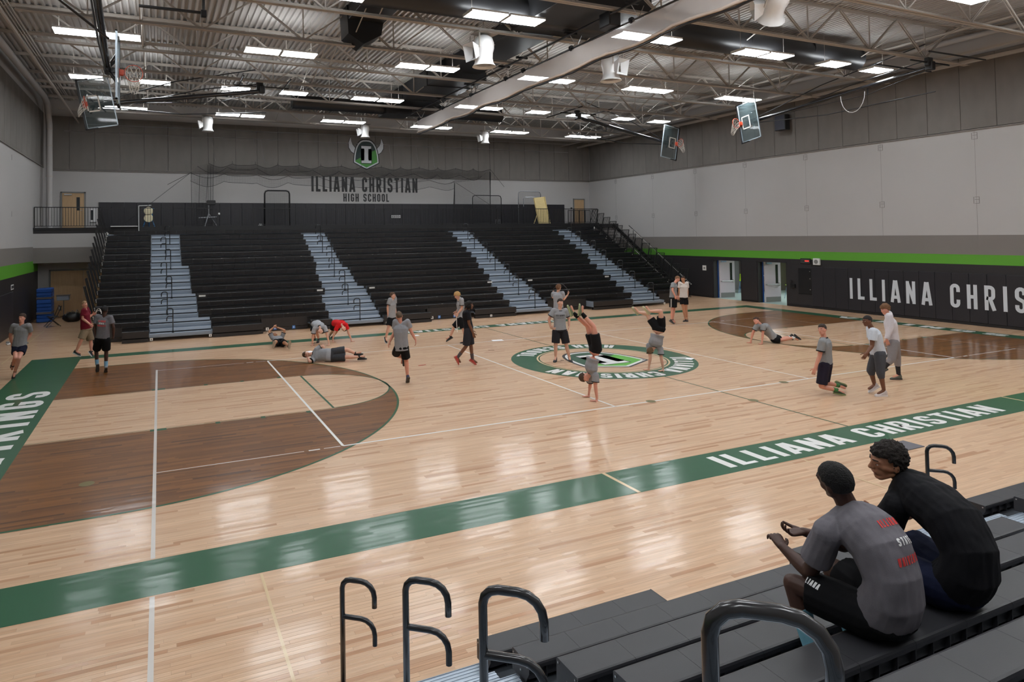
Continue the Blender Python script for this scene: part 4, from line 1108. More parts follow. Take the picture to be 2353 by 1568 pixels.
fan(6.2, 19.4, 9.65, 0, 0, 'small fan far right of the curtain end', .75)
# ---- basketball backstops, folded up sideways
M_GLS = bpy.data.materials.new('backboard glass'); M_GLS.use_nodes = True
nt = M_GLS.node_tree; b = nt.nodes['Principled BSDF']; b.inputs['Base Color'].default_value = (.10, .14, .15, 1); b.inputs['Roughness'].default_value = .04; b.inputs['Alpha'].default_value = .35
M_ORG = mat('orange rim paint', (196, 74, 44), rough=.4)
M_NETW = mat('white cord net', (226, 222, 214), rough=.8)
M_BFR = mat('silver board frame', (176, 190, 200), rough=.35, metal=.2)
def backstop(name, C, U, R_, Nn, pivot, label, mast_off=.25):
    """C board centre, R_ = board's long axis, U = board's own up axis, Nn = the side the rim is on"""
    Mt = Matrix(((R_.x, U.x, Nn.x, C.x), (R_.y, U.y, Nn.y, C.y), (R_.z, U.z, Nn.z, C.z), (0, 0, 0, 1)))
    r = empty(name, (0, 0, 0), label=label, cat='backstop'); r.matrix_world = Mt
    w2, h2 = .915, .535
    MB().box(-w2+.04, w2-.04, -h2+.04, h2-.04, -.006, .006).build('glass_panel', M_GLS, r)
    f = MB()
    for a in (-1, 1): f.box(a*w2-.04 if a > 0 else -w2, w2 if a > 0 else -w2+.04, -h2, h2, -.03, .02)
    for a in (-1, 1): f.box(-w2, w2, h2-.04 if a > 0 else -h2, h2 if a > 0 else -h2+.04, -.03, .02)
    f.build('board_frame', M_BFR, r)
    p = MB(); p.bbox(-w2-.03, w2+.03, -h2-.05, -h2+.03, -.045, .035, .01); p.bbox(-w2-.03, -w2+.02, -h2-.05, -h2+.38, -.045, .035, .01); p.bbox(w2-.02, w2+.03, -h2-.05, -h2+.38, -.045, .035, .01)
    p.build('edge_padding', M_BLK, r)
    q = MB(); s = .305; y0, y1 = -h2+.15, -h2+.15+.457
    q.box(-s, s, y0, y0+.05, .008, .010); q.box(-s, s, y1-.05, y1, .008, .010); q.box(-s, -s+.05, y0, y1, .008, .010); q.box(s-.05, s, y0, y1, .008, .010)
    q.build('target_square', M_NETW, r)
    rim = MB(); cz = .15+.2286; cy = -h2+.15
    rim.tube([(.2286*math.cos(t*PI/12), cy, cz+.2286*math.sin(t*PI/12)) for t in range(25)], .010, 8, cap=False)
    ro = rim.build('rim', M_ORG, r, smooth=True)
    MB().bbox(-.08, .08, cy-.10, cy+.05, .02, .13, .01).build('rim_bracket', M_ORG, ro); MB().box(-.12, .12, cy-.16, cy-.02, .012, .03).build('rim_plate', M_ORG, ro)
    # net: cords hang with gravity from the rim
    inv = Mt.inverted(); g = (inv.to_3x3() @ Vector((0, 0, -1))); nn = MB(); K = 10
    P0 = [Vector((.2286*math.cos(k*2*PI/K), cy, cz+.2286*math.sin(k*2*PI/K))) for k in range(K)]; cen = Vector((0, cy, cz))
    ax = (Vector((0, -1, 0))*.55+g*.75).normalized()
    for k in range(K):
        for s_ in (-1, 1):
            pts = []
            for j in range(6):
                t = j/5; a = (k + s_*t*2.2)*2*PI/K; rr = .2286*(1-.42*t)
                pts.append(cen + Vector((rr*math.cos(a), 0, rr*math.sin(a)))*(1-.25*t) + ax*.42*t + g*.10*t*t)
            nn.tube(pts, .006, 4, cap=False)
    nn.build('net', M_NETW, ro)
    # mast from the board back to the pivot on the joists
    L = (Mt.inverted() @ pivot)
    ms = MB(); ms.tube([(0, -.05, -.25), L], .085, 12); mo = ms.build('mast', M_RAIL, r, smooth=S_ANG)
    k_ = MB(); k_.bar((0, -.2, -.02), (0, -.2, -.25), .12, .12); k_.bar((-.35, .2, -.02), (0, 0, -.26), .05, .05); k_.bar((.35, .2, -.02), (0, 0, -.26), .05, .05); k_.bar((-.35, -.3, -.02), (0, -.1, -.26), .05, .05); k_.bar((.35, -.3, -.02), (0, -.1, -.26), .05, .05)
    k_.bbox(-.12, .12, -.3, .2, -.33, -.2, .02); k_.build('board_carriage', M_BLK, r)
    L2 = Vector(L); d = (L2-Vector((0, 0, -.25))); side = Vector((1, 0, 0))
    for s_ in (-1, 1):
        MB().tube([Vector((s_*.1, .1, -.28)), Vector((s_*.1, .1, -.28))+d*.45+Vector((s_*.55, 0, 0)), L2+Vector((s_*.9, 0, 0))], .022, 6).build('brace_tube', M_BLK, r)
    up = inv.to_3x3() @ Vector((0, 0, 1))
    MB().tube([Vector((0, .1, -.3))+d*.25, Vector((0, 0, -.3))+d*.62+up*.28, L2+up*.3], .020, 6).build('brace_tube', M_BLK, r)
    MB().tube([Vector((0, 0, -.3))+d*.1, Vector((0, 0, -.3))+d*.7-up*.30, L2-up*.05], .014, 6).build('brace_tube', M_BLK, r)
    MB().bar(Vector((0, 0, -.3))+d*.7-up*.30, Vector((0, 0, -.3))+d*.7, .04, .04).build('brace_tube', M_BLK, r)
    h = MB(); T = Matrix.Translation(L2); R3 = inv.to_3x3().to_4x4()
    h.bbox(-.12, .12, -.12, .12, -.10, .22, .03, M=T @ R3); h.bbox(-.22, .05, -.08, .08, .05, .35, .02, M=T @ R3)
    h.tube([tuple((T @ R3) @ Vector((-1.1, 0, .18))), tuple((T @ R3) @ Vector((1.1, 0, .18)))], .03, 8) if abs(R_.x) < .5 else None
    h.build('pivot_hoist', M_BLK, r)
    s = MB()
    hd = Vector((1, 0, 0)) if abs(Nn.x) > .5 else Vector((0, 1, 0)); hd2 = Vector((0, 1, 0)) if abs(Nn.x) > .5 else Vector((1, 0, 0))
    for a in (-1, 1):
        p0 = pivot + hd*a*1.1*.0 + hd2*a*.9 + Vector((0, 0, .2)); s.tube([tuple(inv @ (p0-hd*1.6)), tuple(inv @ (p0+hd*1.6))], .03, 8)
    s.build('support_pipe', M_BLK, r)
    return r
Y_, X_, Z_ = Vector((0, 1, 0)), Vector((1, 0, 0)), Vector((0, 0, 1))
def rotv(v, axis, deg): return (Matrix.Rotation(math.radians(deg), 3, axis) @ v)
# main court left: board plane x=-13.1, folded so its own up points to the camera (-Y)
backstop('basketball_backstop', Vector((-13.02, 3.4, 8.36)), -Y_, Z_, X_, Vector((-13.2, -3.2, 9.65)), 'raised main court backstop seen edge-on at upper left, thick black mast')
rr_ = rotv(Z_, Y_, -11)
backstop('basketball_backstop', Vector((-14.1, 11.3, 8.88)), rotv(X_, Y_, -11), rr_, -Y_, Vector((-8.1, 11.6, 9.83)), 'raised side court backstop at far left, glass board tilted, mast running right')
rr_ = rotv(Z_, X_, -9)
backstop('basketball_backstop', Vector((13.25, 6.2, 8.86)), rotv(-Y_, X_, -9), rr_, -X_, Vector((13.4, -1.6, 9.5)), 'raised main court backstop at right, glass board before the concrete panels')
rr_ = rotv(Z_, Y_, 10)
backstop('basketball_backstop', Vector((14.2, 12.4, 8.75)), rotv(-X_, Y_, 10), rr_, -Y_, Vector((7.9, 12.1, 9.75)), 'raised side court backstop at right of centre, mast running left, glass tilted')
# near left hanging frame of another backstop
r = empty('backstop_frame', (0, 0, 0), label='black square hanging pipe frame near the top left corner', cat='frame')
Pf = [(-10.9, 1.6, 10.1), (-10.9, 1.6, 9.42), (-12.2, 1.6, 9.42), (-12.6, 1.2, 9.5)]
MB().tube([(-10.95, 1.5, 10.9), (-10.95, 1.5, 9.5)], .035, 8).build('frame_tube', M_BLK, r)
MB().tube([(-10.95, 1.5, 9.52), (-12.45, 1.5, 9.52)], .04, 8).build('frame_tube', M_BLK, r)
MB().tube([(-13.1, 1.2, 8.55), (-15.9, -2.6, 9.9)], .03, 8).build('frame_tube', M_BLK, r)
MB().tube([(-13.3, -2.0, 9.3), (-14.9, -2.0, 9.25)], .03, 8).build('frame_tube', M_BLK, r)
for z in (9.5, ): MB().bbox(-11.02, -10.88, 1.42, 1.58, z-.08, z+.08, .01).build('pipe_clamp', M_BLK, r)
r = empty('speaker_box', (16.15, 6.85, 9.05), label='black loudspeaker box hung before the concrete panels on the right', cat='speaker')
MB().bbox(-.1, .25, -.3, .3, -.38, .38, .02).build('speaker_case', M_BLK, r); MB().box(-.105, -.1, -.27, .27, -.35, .35).build('speaker_grille', mat('dark grille', (58, 60, 72), rough=.5), r); MB().box(.25, .45, -.05, .05, -.05, .05).build('bracket', M_BLK, r)
r = empty('hanging_loop', (0, 0, 0), label='thin pale cable loop hanging from the right main backstop', cat='cable')
MB().tube([(13.4, 1.3+.5*math.cos(t*PI/10), 9.15-.75*math.sin(t*PI/10)) for t in range(11)], .012, 6).build('cable', M_SIGN, r)
# ================================================================ beyond the doors, small things
M_LIMEW = mat('lime green wall', (150, 172, 62), rough=.6)
M_CFLOOR = mat('pale corridor floor', (150, 168, 162), rough=.3)
M_CBASE = mat('navy base tile', (26, 44, 84), rough=.5)
M_CHG = mat('lime green chair shell', (150, 190, 40), rough=.4)
M_CHT = mat('pale blue chair leg', (150, 176, 206), rough=.3, metal=.5)
M_DLEAF = mat('pale lavender door leaf', (196, 188, 196), rough=.45)
M_BLUEF = mat('blue door frame', (36, 78, 146), rough=.4)
x0, x1, y0, y1 = XR+T, 24.0, 3.0, 15.0
o = MB().box(x0-.28, x1, y0, y1, -.1, -.002).build('floor_corridor', M_CFLOOR); tag(o, kind='structure')
for nm, b_, m in (('wall_corridor_back', (x1, x1+.1, y0, y1, 0, 3.2), M_LIMEW), ('wall_corridor_left', (x0, x1, y1, y1+.1, 0, 3.2), M_FRAME), ('wall_corridor_right', (x0, x1, y0-.1, y0, 0, 3.2), M_LIMEW), ('ceiling_corridor', (x0, x1, y0, y1, 3.0, 3.1), M_WALL)):
    o = MB().box(*b_).build(nm, m); tag(o, kind='structure')
o = MB().box(22.0, 24.0, 13.2, 15, 0, 3).build('wall_corridor_pier', mat('brown grey pier', (92, 84, 78), rough=.7)); tag(o, kind='structure')
o = MB().box(x1-.02, x1, y0, y1, 0, .2).build('baseboard_corridor', M_CBASE); tag(o, kind='structure')
o = MB().box(21.98, 22.0, 13.2, 15, 0, .2).build('baseboard_pier', M_CBASE); tag(o, kind='structure')
for i, y in enumerate((7.2, 11.2)):
    r = empty('corridor_light', (20.0, y, 2.945), label='square ceiling light in the room beyond the %s doorway' % ('right', 'left')[i], cat='light', group='corridor lights')
    MB().box(-.65, .65, -.65, .65, 0, .04).build('housing', M_LBODY, r); q = MB().box(-.6, .6, -.6, .6, -.01, 0).build('lamp_panel', M_LED, r)
# door frames and open leaves
for i, (ya, yb_) in enumerate(DO):
    r = empty('door_%d' % (4+i), (0, 0, 0), kind='structure')
    f = MB(); f.box(XR-.01, XR+T, ya, ya+.05, 0, 2.17); f.box(XR-.01, XR+T, yb_-.05, yb_, 0, 2.17); f.box(XR-.01, XR+T, ya, yb_, 2.12, 2.17)
    f.build('door_frame', M_BLKW, r)
    MB().box(XR+T-.02, XR+T+.02, yb_-.10, yb_-.02, 0, 2.15).build('blue_jamb', M_BLUEF, r)
    # leaf hinged at the far jamb, swung back into the corridor
    ang = math.radians(12); hx, hy = XR+T+.02, yb_-.12
    Lf = MB(); w_ = .95
    Mx = Matrix.Translation((hx, hy, 0)) @ Matrix.Rotation(-ang, 4, 'Z')
    lf = MB().bbox(0, w_, -.045, 0, .012, 2.11, .003, M=Mx).build('door_leaf', M_DLEAF, r)
    MB().box(w_-.30, w_-.16, -.052, -.045, .98, 1.95, M=Mx).build('vision_panel', M_GLASSD, lf)
    MB().box(.06, w_-.03, -.055, -.045, .03, .28, M=Mx).build('kick_plate', M_FRAME, lf)
    MB().tube([tuple(Mx @ Vector(p)) for p in ((.08, -.045, .93), (.10, -.11, .93), (w_-.12, -.11, .93), (w_-.10, -.045, .93))], .024, 8).build('push_bar', M_METAL, lf)
    MB().bbox(w_-.14, w_-.06, -.12, -.045, .86, 1.0, .01, M=Mx).build('latch_box', M_METAL, lf)
    MB().bbox(.08, .42, -.1, -.045, 2.0, 2.07, .01, M=Mx).build('door_closer', M_CHT, lf)
def cafe_chair(x, y, rz, label):
    r = empty('cafe_chair', (x, y, 0), rz=rz, label=label, cat='chair', group='lime chairs beyond the doors')
    n = 7; P = []
    prof = [(-.20, .74), (-.21, .72), (.0, .70), (.18, .72), (.22, .80), (.25, 1.02), (.26, 1.12)]
    vs = [(x_, yy*(1-.10*abs(j-3)/3), z_+.02*(yy/.2)**2) for j, (x_, z_) in enumerate(prof) for yy in (-.22, -.11, 0, .11, .22)]
    me = MB().add(vs, [(j*5+i, j*5+i+1, j*5+5+i+1, j*5+5+i) for j in range(n-1) for i in range(4)]).mesh('seat_shell'); me.materials.append(M_CHG); me.shade_smooth()
    o = inst_mesh('seat_shell', me, r); md = o.modifiers.new('solid', 'SOLIDIFY'); md.thickness = .02
    for a, b_ in ((-1, -1), (-1, 1), (1, -1), (1, 1)): MB().tube([(a*.14, b_*.15, .71), (a*.24, b_*.22, 0)], .014, 8).build('leg', M_CHT, r)
    MB().tube([(-.21, -.2, .25), (.21, -.2, .25), (.21, .2, .25), (-.21, .2, .25), (-.21, -.2, .25)], .010, 6).build('foot_ring', M_CHT, r)
def cafe_table(x, y, label):
    r = empty('cafe_table', (x, y, 0), label=label, cat='table', group='tables beyond the doors')
    MB().lathe([(0, 1.02), (.40, 1.02), (.42, 1.035), (.40, 1.05), (0, 1.05)], 24).build('table_top', mat('birch top', (206, 180, 150), rough=.4), r, smooth=S_ANG)
    MB().tube([(0, 0, .03), (0, 0, 1.02)], .04, 10).build('column', M_CHT, r); MB().lathe([(0, .0), (.28, 0), (.28, .02), (0, .03)], 20).build('base_plate', M_CHT, r)
cafe_chair(20.2, 13.1, .6, 'lime green tall chair seen through the left doorway'); cafe_table(21.15, 12.7, 'round high table seen through the left doorway')
cafe_chair(19.6, 9.35, -.5, 'lime green tall chair at the centre of the right doorway'); cafe_chair(20.0, 8.75, -.9, 'second lime green tall chair, nearer the right jamb'); cafe_table(21.1, 10.1, 'pale high table end seen left in the right doorway')
r = empty('wall_picture', (21.97, 13.9, 1.85), label='pale framed board on the pier beyond the left doorway', cat='picture'); MB().box(-.02, 0, -.35, .35, -.4, .4).build('frame', M_FRAME, r); MB().box(-.025, -.02, -.25, .25, -.28, .28).build('panel', M_CFLOOR, r)
# fittings on the right wall between the doors and the pads
r = empty('scoreboard_clock', (XR, 6.05, 2.24), label='small black clock panel with red digits right of the doors', cat='clock')
MB().bbox(-.06, 0, -.27, .27, -.13, .13, .01).build('case', M_BLK, r)
for z in (-.08, -.03, .03, .08): MB().box(-.064, -.06, -.24, .24, z-.006, z+.006).build('display_line', M_FRAME, r)
MB().box(-.066, -.06, -.2, .02, -.025, .04).build('red_digits', mat('lit red digits', (200, 60, 50), emit=.6), r)
r = empty('wall_speaker', (XR, 5.45, 2.23), label='white square wall speaker beside the clock panel', cat='speaker')
MB().bbox(-.10, 0, -.17, .17, -.16, .16, .015).build('case', M_SIGN, r); MB().lathe([(0, 0), (.10, 0), (.10, .012), (0, .016)], 18, Matrix.Translation((-.1, 0, 0)) @ Matrix.Rotation(-PI/2, 4, 'Y')).build('speaker_cone', M_FRAME, r)
r = empty('wall_bracket', (XR, 6.75, 1.1), label='small black wall bracket and box right of the right doorway', cat='bracket')
MB().bbox(-.12, 0, -.12, .12, -.18, 0, .01).build('box', M_BLK, r); MB().lathe([(0, 0), (.05, .0), (.05, .08), (0, .1)], 12, Matrix.Translation((-.07, .1, .1))).build('dispenser', M_GLASSD, r)
r = empty('wall_cabinet', (XR, 6.1, 1.3), label='tall black control cabinet with small latches beside the pads', cat='cabinet')
MB().bbox(-.05, 0, -.36, .36, -.65, .6, .01).build('cabinet_box', M_BLK, r)
for z in (.45, .1, -.42): MB().lathe([(0, 0), (.022, 0), (.022, .02), (0, .025)], 10, Matrix.Translation((-.05, -.28, z)) @ Matrix.Rotation(-PI/2, 4, 'Y')).build('latch', M_METAL, r)
# left side: mats, chair, bag
M_MATB = mat('blue vinyl mat', (24, 78, 158), rough=.45)
M_MATG = mat('grey mat band', (92, 86, 84), rough=.6)
for i in range(9):
    hh = .155 if i % 3 else .19
    r = empty('folded_mat', (-16.95+.0, 19.6+.02*math.sin(i*2.2), .02+.172*i), label='blue folded gym mat, %s from the bottom of the stack in the left corner' % ORD[i], cat='mat', group='stacked blue mats')
    MB().bbox(-.28, .32, -.45, .45, 0, .165, .02).build('mat_cover', M_MATB, r)
    if i in (2, 6): MB().box(-.285, .325, -.455, .455, .03, .12).build('grey_band', M_MATG, r)
r = empty('folding_chair', (-16.35, 17.4, 0), rz=math.radians(200), label='black folding chair facing right beside the blue mats', cat='chair')
MB().bbox(-.2, .2, -.2, .2, .42, .45, .01).build('seat', M_BLK, r)
MB().bbox(-.2, .2, .26, .29, .68, .88, .01).build('backrest', M_BLK, r)
MB().box(-.10, .10, .25, .26, .72, .84).build('backrest_label', M_SIGN, r)
for a in (-.21, .21):
    MB().tube([(a, .3, .9), (a, .12, .45), (a, -.30, .0)], .014, 8).build('leg', M_BLK, r); MB().tube([(a*.9, -.18, .44), (a*.9, .28, 0)], .014, 8).build('leg', M_BLK, r)
r.rotation_euler = (0, 0, math.radians(-70))
r = empty('ball_bag', (-15.75, 18.9, 0), label='black equipment bag with pale straps by the double door', cat='bag')
bm_ = bmesh.new(); bmesh.ops.create_icosphere(bm_, subdivisions=3, radius=1)
for v in bm_.verts:
    n_ = noise.noise(v.co*2.2)*.25; v.co = Vector((v.co.x*.42, v.co.y*.30, max(-.0, (v.co.z*.5+.45)*.46)))*(1+n_*.5); v.co.z = max(v.co.z, 0)
me = bpy.data.meshes.new('bag_body'); bm_.to_mesh(me); bm_.free(); me.materials.append(M_BLK); me.shade_smooth(); inst_mesh('bag_body', me, r)
for q in range(3): MB().tube([(-.3+.2*q, -.2, .25), (-.2+.2*q, -.05, .47+.04*q), (-.05+.15*q, .1, .42)], .014, 6).build('strap', M_FRAME, r)
r = empty('plastic_tote', (-16.25, 19.75, 0), label='clear grey plastic bin on a stand by the blue mats', cat='bin')
MB().bbox(-.22, .3, -.2, .2, .95, 1.18, .02).build('bin', mat('grey clear plastic', (140, 150, 165), rough=.3), r); MB().tube([(0.05, 0, 0), (.05, 0, .95)], .02, 6).build('stand', M_FRAME, r)
for z_ in (1.18,): MB().bbox(-.25, .33, -.23, .23, 1.17, 1.2, .01).build('lid', M_MATG, r)
r = empty('sneakers', (-17.0, 12.2, 0), rz=.3, label='white and grey shoes with a cloth against the left wall', cat='shoes')
for q in (0, 1): MB().bbox(-.14, .14, -.05+.16*q, .05+.16*q, 0, .07, .03).build('shoe', M_SIGN, r); MB().bbox(-.14, -.02, -.045+.16*q, .045+.16*q, .07, .12, .03).build('shoe_collar', M_FRAME, r)
MB().bbox(.1, .55, -.1, .25, 0, .03, .012).build('cloth', M_FRAME, r)
r = empty('wall_label', (XL, 15.3, 1.92), label='small white numbered label on the black left wall', cat='sign'); MB().box(0, .01, -.25, .25, -.1, .1).build('plate', M_SIGN, r)
for q in range(4): MB().box(.01, .014, -.2+.11*q, -.12+.11*q, -.06, .06).build('plate_mark', M_LTR_B, r)
o = MB().bbox(XL, XL+.06, 9.5, 15.2, .05, 1.75, .01).build('wall_pad', M_PAD, WL); 
# bits on the court
M_PAPER = mat('white paper', (236, 236, 240), rough=.7)
def bit(x, y, sx, sy, rz, m, name, label, cat, h=.006):
    r = MB().bbox(-sx, sx, -sy, sy, 0, h, min(.004, h/2)).build(name, m); r.location = (x, y, .005); r.rotation_euler = (0, 0, rz); tag(r, label, cat); return r
